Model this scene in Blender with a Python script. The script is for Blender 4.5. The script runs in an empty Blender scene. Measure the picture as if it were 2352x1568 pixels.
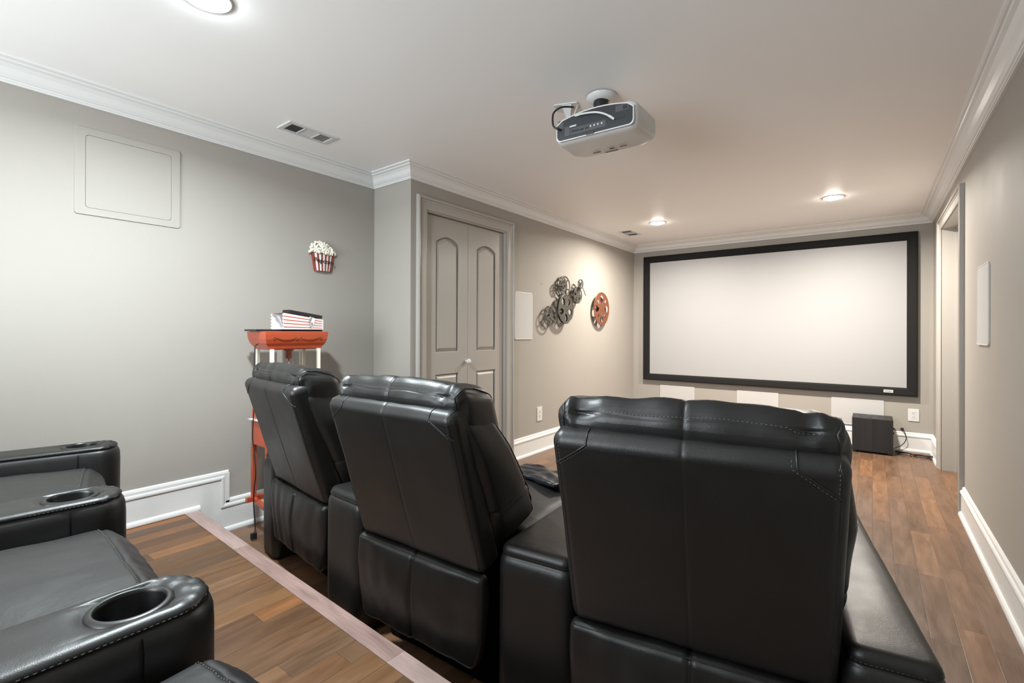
import bpy, bmesh, math, random
from mathutils import Vector, Matrix, noise
R = math.radians
PI = math.pi
scn = bpy.context.scene
col = scn.collection

# ------------------------------------------------------------ camera
YAW, PITCH, ROLL = R(37.366), R(0.12), R(0.205)
cam_d = bpy.data.cameras.new('camera')
cam_d.sensor_width = 36.0
cam_d.lens = 1085.5 / 2352 * 36.0
cam_d.shift_y = -23.6 / 2352
cam_d.clip_start = 0.02
cam = bpy.data.objects.new('camera', cam_d)
col.objects.link(cam)
_f = Vector((-math.sin(YAW) * math.cos(PITCH), math.cos(YAW) * math.cos(PITCH), math.sin(PITCH)))
_r = Vector((math.cos(YAW), math.sin(YAW), 0)); _u = _r.cross(_f)
_r2 = _r * math.cos(ROLL) + _u * math.sin(ROLL); _u2 = _u * math.cos(ROLL) - _r * math.sin(ROLL)
mw = Matrix((( _r2.x, _u2.x, -_f.x, 0), (_r2.y, _u2.y, -_f.y, 0), (_r2.z, _u2.z, -_f.z, 1.16), (0, 0, 0, 1)))
cam.matrix_world = mw
scn.camera = cam

# ------------------------------------------------------------ world, exposure
world = bpy.data.worlds.new('world'); scn.world = world; world.use_nodes = True
world.node_tree.nodes['Background'].inputs[0].default_value = (0.9, 0.95, 1, 1)
world.node_tree.nodes['Background'].inputs[1].default_value = 0.6
scn.view_settings.view_transform = 'Standard'
scn.view_settings.look = 'None'
scn.view_settings.gamma = 1.0
scn.view_settings.use_curve_mapping = False
scn.view_settings.exposure = 1.78

# room dimensions
XR, XC, XL = 0.466, -2.585, -3.0
YF, YS, YB = 6.11, 2.207, -1.6
ZC, ZU = 2.325, 0.165
COOL = (0.87, 0.965, 1.0); WARM = (1.0, 0.925, 0.825)
# lamp list: x, y, colour, watts, label
LAMPS = [(-1.812, 4.905, WARM, 18, 'warm recessed ceiling light to the left in front of the screen'),
         (-0.272, 4.882, WARM, 25, 'warm recessed ceiling light to the right in front of the screen'),
         (-1.85, 0.66, COOL, 19, 'bright cool recessed ceiling light above the back row, cut by the top of the frame')]
# cool area lamp at an added, unseen back-wall window, to brighten the ceiling
WX0, WX1, WZ0, WZ1 = -2.55, -0.75, 0.85, 2.02
fill_d = bpy.data.lights.new('added_daylight', 'AREA'); fill_d.shape = 'RECTANGLE'; fill_d.size = WX1 - WX0 - .1; fill_d.size_y = WZ1 - WZ0 - .1
fill_d.energy = 31; fill_d.color = (0.89, 0.96, 1.0)
fill_o = bpy.data.objects.new('added_daylight', fill_d); col.objects.link(fill_o)
fill_o.location = ((WX0 + WX1) / 2, YB + .01, (WZ0 + WZ1) / 2); fill_o.rotation_euler = (R(90), 0, 0)

# ------------------------------------------------------------ helpers
def tag(o, label=None, cat=None, group=None, kind=None):
    if label: o['label'] = label
    if cat: o['category'] = cat
    if group: o['group'] = group
    if kind: o['kind'] = kind
    return o

def empty(name, loc=(0, 0, 0), rz=0):
    o = bpy.data.objects.new(name, None); o.empty_display_size = 0.05
    o.location = loc; o.rotation_euler = (0, 0, rz); col.objects.link(o); return o

class MB:
    """collects geometry, becomes one mesh object"""
    def __init__(s): s.v = []; s.f = []; s.m = []; s.sm = []
    def add(s, vs, fs, T=None, mi=0, smooth=False):
        o = len(s.v)
        s.v += [tuple(T @ Vector(p)) if T is not None else tuple(p) for p in vs]
        for f in fs:
            s.f.append([i + o for i in f]); s.m.append(mi); s.sm.append(smooth)
        return s
    def build(s, name, mats, parent=None, sharp=None):
        me = bpy.data.meshes.new(name); me.from_pydata(s.v, [], s.f); me.update()
        if not isinstance(mats, (list, tuple)): mats = [mats]
        for m in mats: me.materials.append(m)
        for p, mi, sm in zip(me.polygons, s.m, s.sm): p.material_index = mi; p.use_smooth = sm
        bm = bmesh.new(); bm.from_mesh(me)
        bmesh.ops.recalc_face_normals(bm, faces=bm.faces)
        if sharp is not None:
            for e in bm.edges:
                if len(e.link_faces) == 2 and e.calc_face_angle(0) > R(sharp): e.smooth = False
        bm.to_mesh(me); bm.free()
        o = bpy.data.objects.new(name, me); col.objects.link(o)
        if parent: o.parent = parent
        return o
    def box(s, x0, y0, z0, x1, y1, z1, T=None, mi=0, bev=0, seg=2):
        bm = bmesh.new(); bmesh.ops.create_cube(bm, size=1)
        for v in bm.verts:
            v.co = Vector(((x0 + x1) / 2 + v.co.x * (x1 - x0), (y0 + y1) / 2 + v.co.y * (y1 - y0), (z0 + z1) / 2 + v.co.z * (z1 - z0)))
        if bev: bmesh.ops.bevel(bm, geom=bm.edges[:], offset=bev, segments=seg, affect='EDGES', profile=0.5)
        s.addbm(bm, T, mi, False); return s
    def addbm(s, bm, T=None, mi=0, smooth=False):
        bm.verts.index_update()
        s.add([v.co.copy() for v in bm.verts], [[v.index for v in f.verts] for f in bm.faces], T, mi, smooth); bm.free()
    def lathe(s, prof, T=None, n=32, mi=0, smooth=True, caps=(True, True)):
        vs = []; fs = []
        for r, z in prof:
            for i in range(n): a = 2 * PI * i / n; vs.append((r * math.cos(a), r * math.sin(a), z))
        for k in range(len(prof) - 1):
            for i in range(n):
                j = (i + 1) % n; fs.append([k * n + i, k * n + j, (k + 1) * n + j, (k + 1) * n + i])
        if caps[0]: fs.append(list(range(n))[::-1])
        if caps[1]: fs.append([(len(prof) - 1) * n + i for i in range(n)])
        s.add(vs, fs, T, mi, smooth); return s
    def tube(s, pts, r, n=8, mi=0, T=None, closed=False, smooth=0):
        pts = [Vector(p) for p in pts]
        if smooth:
            q = []; rr_ = []; L = len(pts)
            for i in range(L - 1):
                p0, p1, p2, p3 = pts[max(0, i - 1)], pts[i], pts[i + 1], pts[min(L - 1, i + 2)]
                for k in range(smooth):
                    t = k / smooth; q.append(.5 * ((2 * p1) + (p2 - p0) * t + (2 * p0 - 5 * p1 + 4 * p2 - p3) * t * t + (3 * p1 - p0 - 3 * p2 + p3) * t ** 3))
                    if isinstance(r, list): rr_.append(r[i])
            q.append(pts[-1])
            if isinstance(r, list): r = rr_ + [r[-1]]
            pts = q
        m = len(pts); vs = []; fs = []
        up = None
        for i, p in enumerate(pts):
            a = pts[(i - 1) % m] if (closed or i > 0) else p; b = pts[(i + 1) % m] if (closed or i < m - 1) else p
            d = (b - a).normalized()
            if up is None:
                up = Vector((0, 0, 1)) if abs(d.z) < .9 else Vector((1, 0, 0))
            x = up - d * up.dot(d)
            if x.length < 1e-5: x = d.orthogonal()
            x.normalize(); up = x; y = d.cross(x)
            rr = r[i] if isinstance(r, (list, tuple)) else r
            for k in range(n):
                t = 2 * PI * k / n; vs.append(p + (x * math.cos(t) + y * math.sin(t)) * rr)
        for i in range(m if closed else m - 1):
            for k in range(n):
                k2 = (k + 1) % n; i2 = (i + 1) % m
                fs.append([i * n + k, i * n + k2, i2 * n + k2, i2 * n + k])
        if not closed: fs += [list(range(n))[::-1], [(m - 1) * n + k for k in range(n)]]
        s.add(vs, fs, T, mi, True); return s
    def bar(s, a, b, w, h, T=None, mi=0):
        a = Vector(a); b = Vector(b); d = (b - a).normalized()
        up = Vector((0, 0, 1)) if abs(d.z) < .95 else Vector((1, 0, 0))
        x = d.cross(up).normalized(); y = x.cross(d)
        vs = [p + x * sx * w / 2 + y * sy * h / 2 for p in (a, b) for sx, sy in ((-1, -1), (1, -1), (1, 1), (-1, 1))]
        s.add(vs, [[0, 1, 2, 3], [7, 6, 5, 4], [0, 4, 5, 1], [1, 5, 6, 2], [2, 6, 7, 3], [3, 7, 4, 0]], T, mi); return s
    def prism(s, poly, z0, z1, T=None, mi=0, smooth=False):
        n = len(poly)
        vs = [(x, y, z0) for x, y in poly] + [(x, y, z1) for x, y in poly]
        fs = [list(range(n))[::-1], list(range(n, 2 * n))] + [[i, (i + 1) % n, n + (i + 1) % n, n + i] for i in range(n)]
        s.add(vs, fs, T, mi, smooth); return s
    def plate(s, outer, holes, t, T=None, mi=0, bevel=0.0):
        """flat plate in local XY, thickness t from z=0 to z=t, with holes"""
        cu = bpy.data.curves.new('tmp', 'CURVE'); cu.dimensions = '2D'; cu.fill_mode = 'BOTH'
        cu.extrude = t / 2 - bevel; cu.bevel_depth = bevel; cu.bevel_resolution = 1; cu.offset = -bevel
        for loop in [outer] + list(holes):
            sp = cu.splines.new('POLY'); sp.points.add(len(loop) - 1)
            for p, q in zip(sp.points, loop): p.co = (q[0], q[1], 0, 1)
            sp.use_cyclic_u = True
        o = bpy.data.objects.new('tmp', cu); col.objects.link(o)
        dg = bpy.context.evaluated_depsgraph_get(); me = bpy.data.meshes.new_from_object(o.evaluated_get(dg))
        vs = [(v.co.x, v.co.y, v.co.z + t / 2) for v in me.vertices]; fs = [list(p.vertices) for p in me.polygons]
        bpy.data.objects.remove(o); bpy.data.curves.remove(cu); bpy.data.meshes.remove(me)
        s.add(vs, fs, T, mi); return s
    def text(s, body, size, ext, T=None, mi=0):
        cu = bpy.data.curves.new('tmp', 'FONT'); cu.body = body; cu.size = size; cu.extrude = ext
        cu.align_x = 'CENTER'; cu.align_y = 'CENTER'; cu.resolution_u = 3
        o = bpy.data.objects.new('tmp', cu); col.objects.link(o)
        dg = bpy.context.evaluated_depsgraph_get(); me = bpy.data.meshes.new_from_object(o.evaluated_get(dg))
        vs = [v.co.copy() for v in me.vertices]; fs = [list(p.vertices) for p in me.polygons]
        bpy.data.objects.remove(o); bpy.data.curves.remove(cu); bpy.data.meshes.remove(me)
        s.add(vs, fs, T, mi); return s
    def sweep(s, path, prof, T=None, closed=False, mi=0):
        """path in local XY; prof = [(a, b)], a = offset to the left of travel, b = local z; mitred corners"""
        n = len(path); P = [Vector((p[0], p[1])) for p in path]; vs = []; fs = []; m = len(prof)
        for i in range(n):
            d0 = (P[i] - P[i - 1]).normalized() if (closed or i > 0) else (P[1] - P[0]).normalized()
            d1 = (P[(i + 1) % n] - P[i]).normalized() if (closed or i < n - 1) else d0
            n0 = Vector((-d0.y, d0.x)); n1 = Vector((-d1.y, d1.x))
            mt = (n0 + n1); mt = mt / max(mt.dot(n0), .2)
            for a, b in prof: q = P[i] + mt * a; vs.append((q.x, q.y, b))
        for i in range(n if closed else n - 1):
            j = (i + 1) % n
            for k in range(m):
                k2 = (k + 1) % m; fs.append([i * m + k, i * m + k2, j * m + k2, j * m + k])
        if not closed: fs += [list(range(m)), [(n - 1) * m + k for k in range(m)][::-1]]
        s.add(vs, fs, T, mi); return s

def rrect(x0, y0, x1, y1, r, n=5):
    pts = []
    for cx, cy, a0 in ((x1 - r, y0 + r, -90), (x1 - r, y1 - r, 0), (x0 + r, y1 - r, 90), (x0 + r, y0 + r, 180)):
        for i in range(n + 1):
            a = R(a0 + 90 * i / n); pts.append((cx + r * math.cos(a), cy + r * math.sin(a)))
    return pts
def circ(cx, cy, r, n=40, sx=1): return [(cx + sx * r * math.cos(2 * PI * i / n), cy + r * math.sin(2 * PI * i / n)) for i in range(n)]
def frame_T(o, u, v):
    """matrix taking local x->u, y->v, z->u x v"""
    u = Vector(u); v = Vector(v); w = u.cross(v)
    return Matrix(((u.x, v.x, w.x, o[0]), (u.y, v.y, w.y, o[1]), (u.z, v.z, w.z, o[2]), (0, 0, 0, 1)))
# wall frames: local x along the wall (rightwards as seen from the room), y up, z out of the wall into the room
T_left = frame_T((XL, 0, 0), (0, 1, 0), (0, 0, 1))      # x local = world y ; z out = +x
T_closet = frame_T((XC, 0, 0), (0, 1, 0), (0, 0, 1))
T_far = frame_T((0, YF, 0), (1, 0, 0), (0, 0, 1))       # z out = -y
T_right = frame_T((XR, 0, 0), (0, -1, 0), (0, 0, 1))    # local x = -world y, z out = -x
T_ceil = frame_T((0, 0, ZC), (1, 0, 0), (0, -1, 0))     # z out = down

# ------------------------------------------------------------ materials
def mat(name, base=(.5, .5, .5), rough=.5, metal=0, spec=.5, coat=0, emit=None, estr=0, trans=0, bump=None, var=None, ior=None, sheen=0):
    m = bpy.data.materials.new(name); m.use_nodes = True; nt = m.node_tree; b = nt.nodes['Principled BSDF']
    b.inputs['Base Color'].default_value = (*base, 1); b.inputs['Roughness'].default_value = rough
    b.inputs['Metallic'].default_value = metal; b.inputs['Specular IOR Level'].default_value = spec
    b.inputs['Coat Weight'].default_value = coat; b.inputs['Transmission Weight'].default_value = trans
    if ior: b.inputs['IOR'].default_value = ior
    if emit: b.inputs['Emission Color'].default_value = (*emit, 1); b.inputs['Emission Strength'].default_value = estr
    tc = nt.nodes.new('ShaderNodeTexCoord')
    if bump:   # list of (scale, strength, distance, stretch)
        prev = None
        for sc, st, dist in bump:
            nz = nt.nodes.new('ShaderNodeTexNoise'); nz.inputs['Scale'].default_value = sc; nz.inputs['Detail'].default_value = 3
            nt.links.new(tc.outputs['Object'], nz.inputs['Vector'])
            bp = nt.nodes.new('ShaderNodeBump'); bp.inputs['Strength'].default_value = st; bp.inputs['Distance'].default_value = dist
            nt.links.new(nz.outputs['Fac'], bp.inputs['Height'])
            if prev: nt.links.new(prev.outputs['Normal'], bp.inputs['Normal'])
            prev = bp
        nt.links.new(prev.outputs['Normal'], b.inputs['Normal'])
    if var:    # (scale, amount) small mottling of base colour and roughness
        nz = nt.nodes.new('ShaderNodeTexNoise'); nz.inputs['Scale'].default_value = var[0]; nz.inputs['Detail'].default_value = 4
        nt.links.new(tc.outputs['Object'], nz.inputs['Vector'])
        mx = nt.nodes.new('ShaderNodeMix'); mx.data_type = 'RGBA'
        mx.inputs[6].default_value = (*[c * (1 - var[1]) for c in base], 1); mx.inputs[7].default_value = (*[min(1, c * (1 + var[1])) for c in base], 1)
        nt.links.new(nz.outputs['Fac'], mx.inputs[0]); nt.links.new(mx.outputs[2], b.inputs['Base Color'])
        mr = nt.nodes.new('ShaderNodeMapRange'); mr.inputs[3].default_value = rough * .85; mr.inputs[4].default_value = min(1, rough * 1.15)
        nt.links.new(nz.outputs['Fac'], mr.inputs[0]); nt.links.new(mr.outputs[0], b.inputs['Roughness'])
    return m

M = {}
M['wall'] = mat('wall_paint', (.340, .318, .286), .62, spec=.25, bump=[(220, .12, .002)], var=(3, .015))
M['ceil'] = mat('ceiling_paint', (.90, .89, .88), .5, spec=.35, bump=[(60, .06, .004), (4, .05, .02)], var=(2, .01))
M['trim'] = mat('white_trim', (.70, .70, .69), .32, spec=.5, bump=[(90, .03, .001)])
M['greige'] = mat('greige_gloss_paint', (.37, .35, .32), .33, spec=.5, bump=[(150, .05, .001)])
M['cream'] = mat('pale_jamb_paint', (.62, .60, .56), .35, spec=.5, var=(6, .015))
M['leather'] = mat('black_leather', (.0095, .0092, .0092), .41, spec=.5, bump=[(520, .22, .0012), (38, .10, .004)], var=(14, .18))
M['leather_seat'] = mat('seat_leather', (.0115, .0112, .0112), .46, spec=.5, bump=[(520, .18, .0012), (24, .25, .005)], var=(10, .2))
M['dark'] = mat('black_fabric', (.0025, .0025, .003), .9, spec=.1, bump=[(300, .3, .001)])
M['nylon'] = mat('black_nylon', (.010, .012, .016), .36, spec=.6, bump=[(60, .3, .004)])
M['thread'] = mat('grey_thread', (.12, .12, .12), .6)
M['cup'] = mat('cup_plastic', (.002, .002, .0022), .38, spec=.6, bump=[(400, .05, .0005)])
M['black'] = mat('black_plastic', (.012, .012, .014), .4, spec=.5)
M['blackvelvet'] = mat('screen_frame_velvet', (.006, .006, .006), .8, spec=.3, bump=[(600, .4, .001)])
M['screen'] = mat('screen_fabric', (.345, .345, .35), .55, spec=.3, bump=[(900, .05, .0004)])
M['white'] = mat('white_plastic', (.62, .62, .61), .35, spec=.5)
M['grille'] = mat('speaker_grille', (.48, .475, .47), .5, bump=[(1400, .3, .0006)])
M['red'] = mat('orange_red_enamel', (.42, .066, .024), .28, spec=.6, coat=.4, var=(6, .05))
M['gold'] = mat('dark_gold_ornament', (.30, .09, .02), .4, metal=.3)
M['cream_post'] = mat('cream_post', (.80, .74, .62), .4)
M['chrome'] = mat('polished_steel', (.75, .75, .75), .12, metal=1)
M['steel'] = mat('brushed_steel', (.55, .55, .55), .3, metal=1)
M['glass'] = mat('clear_glass', (.97, .98, .98), .03, trans=1, ior=1.03, spec=.5)
M['reel'] = mat('pewter_reel_metal', (.13, .12, .105), .38, metal=.75, var=(30, .2))
M['reelo'] = mat('orange_reel_metal', (.17, .055, .025), .42, metal=.25, var=(12, .06))
M['stripe_r'] = mat('popcorn_dark_red', (.22, .035, .02), .55)
M['stripe_w'] = mat('paper_white', (.68, .66, .65), .6)
M['stripe_l'] = mat('paper_red_line', (.50, .07, .035), .6)
M['lav'] = mat('paper_inside', (.52, .50, .66), .7)
M['pop'] = mat('popcorn_cream', (.82, .80, .68), .7)
M['ink'] = mat('black_ink', (.01, .01, .01), .5)
M['oak'] = None
M['subwood'] = None
M['ports'] = mat('port_panel_grey', (.016, .018, .022), .45)
M['portm'] = mat('port_mid_grey', (.06, .063, .07), .4)
M['portl'] = mat('port_light_grey', (.55, .55, .55), .4)
M['brownbox'] = mat('dark_brown_box', (.03, .022, .018), .5)

def planks(name, w, L, tones, rough, gap=.0016, angle=0, rot=0.0, sat=1.0):
    m = bpy.data.materials.new(name); m.use_nodes = True; nt = m.node_tree; N = nt.nodes; Lk = nt.links; b = N['Principled BSDF']
    def node(t, **k):
        n = N.new(t)
        for a, v in k.items(): setattr(n, a, v)
        return n
    def mth(op, a, bb=None, c=None):
        n = N.new('ShaderNodeMath'); n.operation = op
        for i, q in enumerate((a, bb, c)):
            if q is None: continue
            if isinstance(q, (int, float)): n.inputs[i].default_value = q
            else: Lk.new(q, n.inputs[i])
        return n.outputs[0]
    tc = node('ShaderNodeTexCoord'); mp = node('ShaderNodeMapping'); mp.inputs['Rotation'].default_value = (0, 0, rot)
    Lk.new(tc.outputs['Object'], mp.inputs[0]); sx = node('ShaderNodeSeparateXYZ'); Lk.new(mp.outputs[0], sx.inputs[0])
    u = mth('DIVIDE', sx.outputs[0], w); row = mth('FLOOR', u)
    wn = node('ShaderNodeTexWhiteNoise', noise_dimensions='1D'); Lk.new(row, wn.inputs['W'])
    v = mth('ADD', mth('DIVIDE', sx.outputs[1], L), mth('MULTIPLY', wn.outputs['Value'], 13.7)); cl = mth('FLOOR', v)
    cid = mth('ADD', mth('MULTIPLY', row, 17.31), mth('MULTIPLY', cl, 3.77))
    wn2 = node('ShaderNodeTexWhiteNoise', noise_dimensions='1D'); Lk.new(cid, wn2.inputs['W'])
    ramp = node('ShaderNodeValToRGB'); ramp.color_ramp.interpolation = 'LINEAR'
    els = ramp.color_ramp.elements
    for i, t in enumerate(tones):
        p = i / (len(tones) - 1)
        e = els[0] if i == 0 else (els[len(els) - 1] if i == len(tones) - 1 else els.new(p))
        e.position = p; e.color = (*t, 1)
    Lk.new(wn2.outputs['Value'], ramp.inputs[0])
    # grain
    cx = node('ShaderNodeCombineXYZ'); Lk.new(mth('MULTIPLY', sx.outputs[0], 1.0), cx.inputs[0]); Lk.new(mth('MULTIPLY', sx.outputs[1], .045), cx.inputs[1]); Lk.new(mth('MULTIPLY', wn2.outputs['Value'], 30), cx.inputs[2])
    g1 = node('ShaderNodeTexNoise'); g1.inputs['Scale'].default_value = 260; g1.inputs['Detail'].default_value = 4; Lk.new(cx.outputs[0], g1.inputs['Vector'])
    cx2 = node('ShaderNodeCombineXYZ'); Lk.new(sx.outputs[0], cx2.inputs[0]); Lk.new(mth('MULTIPLY', sx.outputs[1], .16), cx2.inputs[1]); Lk.new(mth('MULTIPLY', wn2.outputs['Value'], 50), cx2.inputs[2])
    g2 = node('ShaderNodeTexNoise'); g2.inputs['Scale'].default_value = 26; g2.inputs['Detail'].default_value = 5; g2.inputs['Distortion'].default_value = .15; Lk.new(cx2.outputs[0], g2.inputs['Vector'])
    gr = mth('ADD', mth('MULTIPLY', g1.outputs['Fac'], .75), mth('MULTIPLY', g2.outputs['Fac'], .95))   # ~ .85
    gm = node('ShaderNodeMapRange'); gm.inputs[1].default_value = .55; gm.inputs[2].default_value = 1.15; gm.inputs[3].default_value = .70; gm.inputs[4].default_value = 1.30; Lk.new(gr, gm.inputs[0])
    fu = mth('FRACT', u); fv = mth('FRACT', v)
    eu = mth('MULTIPLY', mth('MINIMUM', fu, mth('SUBTRACT', 1, fu)), w); ev = mth('MULTIPLY', mth('MINIMUM', fv, mth('SUBTRACT', 1, fv)), L)
    e = mth('MINIMUM', eu, ev); gp = node('ShaderNodeMapRange'); gp.inputs[1].default_value = 0; gp.inputs[2].default_value = gap; gp.inputs[3].default_value = .35; gp.inputs[4].default_value = 1; Lk.new(e, gp.inputs[0])
    k = mth('MULTIPLY', gm.outputs[0], gp.outputs[0])
    vm = node('ShaderNodeVectorMath', operation='SCALE'); Lk.new(ramp.outputs[0], vm.inputs[0]); Lk.new(k, vm.inputs['Scale'])
    Lk.new(vm.outputs[0], b.inputs['Base Color'])
    rr = node('ShaderNodeMapRange'); rr.inputs[1].default_value = .3; rr.inputs[2].default_value = .7; rr.inputs[3].default_value = rough - .07; rr.inputs[4].default_value = rough + .1; Lk.new(g2.outputs['Fac'], rr.inputs[0])
    Lk.new(rr.outputs[0], b.inputs['Roughness']); b.inputs['Specular IOR Level'].default_value = .5
    bp = node('ShaderNodeBump'); bp.inputs['Strength'].default_value = .35; bp.inputs['Distance'].default_value = .002
    Lk.new(mth('ADD', mth('MULTIPLY', g1.outputs['Fac'], .25), gp.outputs[0]), bp.inputs['Height']); Lk.new(bp.outputs[0], b.inputs['Normal'])
    return m
M['floor'] = planks('walnut_floor_planks', .0885, .62,
    [(0.1030, 0.0559, 0.0315), (0.1485, 0.0821, 0.0455), (0.1241, 0.0664, 0.0358), (0.1878, 0.0943, 0.0455), (0.1354, 0.0821, 0.0542), (0.2097, 0.1048, 0.0489), (0.1136, 0.0681, 0.0455)], .33)
M['floor_up'] = planks('upper_walnut_floor_planks', .083, .75,
    [(0.0880, 0.0418, 0.0190), (0.1283, 0.0632, 0.0280), (0.2077, 0.0798, 0.0252), (0.1099, 0.0584, 0.0288), (0.1588, 0.0768, 0.0316), (0.0782, 0.0427, 0.0231), (0.2443, 0.1011, 0.0323), (0.1490, 0.0807, 0.0414)], .40)
M['oak'] = planks('pale_oak_nosing', .5, 1.15, [(0.2639, 0.1729, 0.1502), (0.3185, 0.2275, 0.2048), (0.2867, 0.1956, 0.1729)], .42, gap=.001, rot=R(92), sat=1)
M['subwood'] = planks('black_ash_veneer', .5, 4, [(.009, .009, .010), (.014, .014, .015)], .45)

# ------------------------------------------------------------ room shell
def struct(name, mb, m): o = mb.build(name, m); o['kind'] = 'structure'; return o
NOSE_A = (-3.0, 1.037); NOSE_B = (XR, 0.919)       # far (front) edge of the step nosing, slightly off square
b = MB().box(XL - .1, .90, -.1, 1.75, YF + .1, 0); struct('floor', b, M['floor'])
b = MB().prism([(XL, YB), (XR, YB), (XR, NOSE_B[1] - .05), (XL, NOSE_A[1] - .05)], 0.001, ZU - .002); struct('floor_upper', b, M['floor_up'])
# nosing board with rounded front edge, and its painted riser below
b = MB(); ang = math.atan2(NOSE_B[1] - NOSE_A[1], NOSE_B[0] - NOSE_A[0])
Tn = Matrix.Translation((NOSE_A[0], NOSE_A[1], ZU)) @ Matrix.Rotation(ang, 4, 'Z') @ Matrix.Rotation(R(90), 4, 'Y') @ Matrix.Rotation(R(90), 4, 'Z')
prof = [(-.069, -.003), (-.069, .0006), (-.004, .0006), (-.001, -.001), (0.0, -.006), (0, -.016), (-.004, -.02), (-.05, -.02), (-.05, -.012), (-.069, -.003)]
pts = [(x, z) for x, z in prof[:-1]]
n = len(pts); L_ = math.hypot(NOSE_B[0] - NOSE_A[0], NOSE_B[1] - NOSE_A[1])
Tz = Matrix.Translation((NOSE_A[0], NOSE_A[1], ZU)) @ Matrix.Rotation(ang, 4, 'Z')
b.add([(0.0, x, z) for x, z in pts] + [(L_, x, z) for x, z in pts], [list(range(n)), list(range(n, 2 * n))[::-1]] + [[i, (i + 1) % n, n + (i + 1) % n, n + i] for i in range(n)], Tz)
struct('trim_1', b, M['oak'])
b = MB(); b.add([(0, -.05, 0.001 - ZU), (L_, -.05, 0.001 - ZU), (L_, -.05, -.02), (0, -.05, -.02), (0, -.035, 0.001 - ZU), (L_, -.035, 0.001 - ZU), (L_, -.035, -.02), (0, -.035, -.02)],
    [[0, 1, 2, 3], [4, 5, 6, 7], [0, 1, 5, 4], [2, 3, 7, 6], [0, 3, 7, 4], [1, 2, 6, 5]], Tz); struct('trim_2', b, M['greige'])

struct('ceiling', MB().box(XL - .1, YB - .1, ZC, 1.75, YF + .1, ZC + .1), M['ceil'])
struct('wall_left', MB().box(XL - .1, YB - .1, 0, XL, YF + .1, ZC), M['wall'])
b = MB(); b.box(XL - .1, YB - .1, 0, WX0, YB, ZC); b.box(WX1, YB - .1, 0, XR + .1, YB, ZC); b.box(WX0, YB - .1, 0, WX1, YB, WZ0); b.box(WX0, YB - .1, WZ1, WX1, YB, ZC)
struct('wall_back', b, M['wall'])
b = MB()
for xa, xb in ((WX0, WX0 + .05), (WX1 - .05, WX1), ((WX0 + WX1) / 2 - .025, (WX0 + WX1) / 2 + .025)): b.box(xa, YB - .09, WZ0, xb, YB - .03, WZ1)
for za, zb in ((WZ0, WZ0 + .05), (WZ1 - .05, WZ1)): b.box(WX0 + .05, YB - .089, za, WX1 - .05, YB - .031, zb)
w1 = struct('added_window_1', b, M['trim'])  # unseen window, put in to carry the cool light from behind
MB().box(WX0 + .05, YB - .062, WZ0 + .05, WX1 - .05, YB - .058, WZ1 - .05).build('pane', M['glass'], w1)
struct('wall_far', MB().box(XL, YF, 0, 1.75, YF + .1, ZC), M['wall'])
CD0, CD1, CDZ = 2.351, 3.297, 2.048          # closet opening
b = MB()
b.box(XL, YS, 0, XC, YS + .11, ZC)            # return wall facing the camera
b.box(XC - .11, YS + .11, 0, XC, CD0, ZC); b.box(XC - .11, CD1, 0, XC, YF, ZC); b.box(XC - .11, CD0, CDZ, XC, CD1, ZC)
struct('wall_closet', b, M['wall'])
DR0, DR1, DRZ = 4.24, 5.42, 2.05              # doorway in the right wall
b = MB(); b.box(XR, YB - .1, 0, XR + .14, DR0 - .01, ZC); b.box(XR, DR1 + .02, 0, XR + .14, YF + .1, ZC); b.box(XR, DR0 - .01, DRZ + .02, XR + .14, DR1 + .02, ZC)
struct('wall_right', b, M['wall'])
# dark little hall behind the doorway, closed by a door leaf
b = MB(); b.box(XR + .14, DR0 - .6, 0, 1.7, DR0 - .5, ZC); b.box(1.65, DR0 - .6, 0, 1.75, YF, ZC)
struct('wall_hall', b, M['wall'])

# crown moulding all round
crown = [(0, -.09), (.011, -.09), (.011, -.082), (.016, -.081), (.018, -.074), (.024, -.072), (.036, -.06), (.050, -.038), (.066, -.024), (.080, -.019), (.084, -.012), (.092, -.011), (.10, -.008), (.10, 0), (0, 0)]
per = [(XR, YB), (XR, YF), (XC, YF), (XC, YS), (XL, YS), (XL, YB)]
b = MB().sweep(per, crown, Matrix.Translation((0, 0, ZC)), closed=True); struct('trim_3', b, M['trim'])

# baseboards: flat board, small cap, shoe
H = .185
bb = [(0, 0), (.030, 0), (.030, .008), (.027, .017), (.021, .023), (.016, .025), (.016, .140), (.021, .142), (.022, .150), (.019, .158), (.013, .163), (.011, .170), (.011, .176), (.005, .184), (0, .185)]
def base(name, path, z=0): struct(name, MB().sweep(path, bb, Matrix.Translation((0, 0, z))), M['trim'])
base('baseboard_right', [(XR, 1.0), (XR, DR0 - .085)])
base('baseboard_far', [(XR, DR1 + .12), (XR, YF), (XC, YF), (XC, CD1 + .094)])
base('baseboard_closet', [(XC, CD0 - .064), (XC, YS), (XL, YS)])
base('baseboard_back', [(XR - .001, YB + .001), (XR - .001, .85)], ZU)
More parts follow.
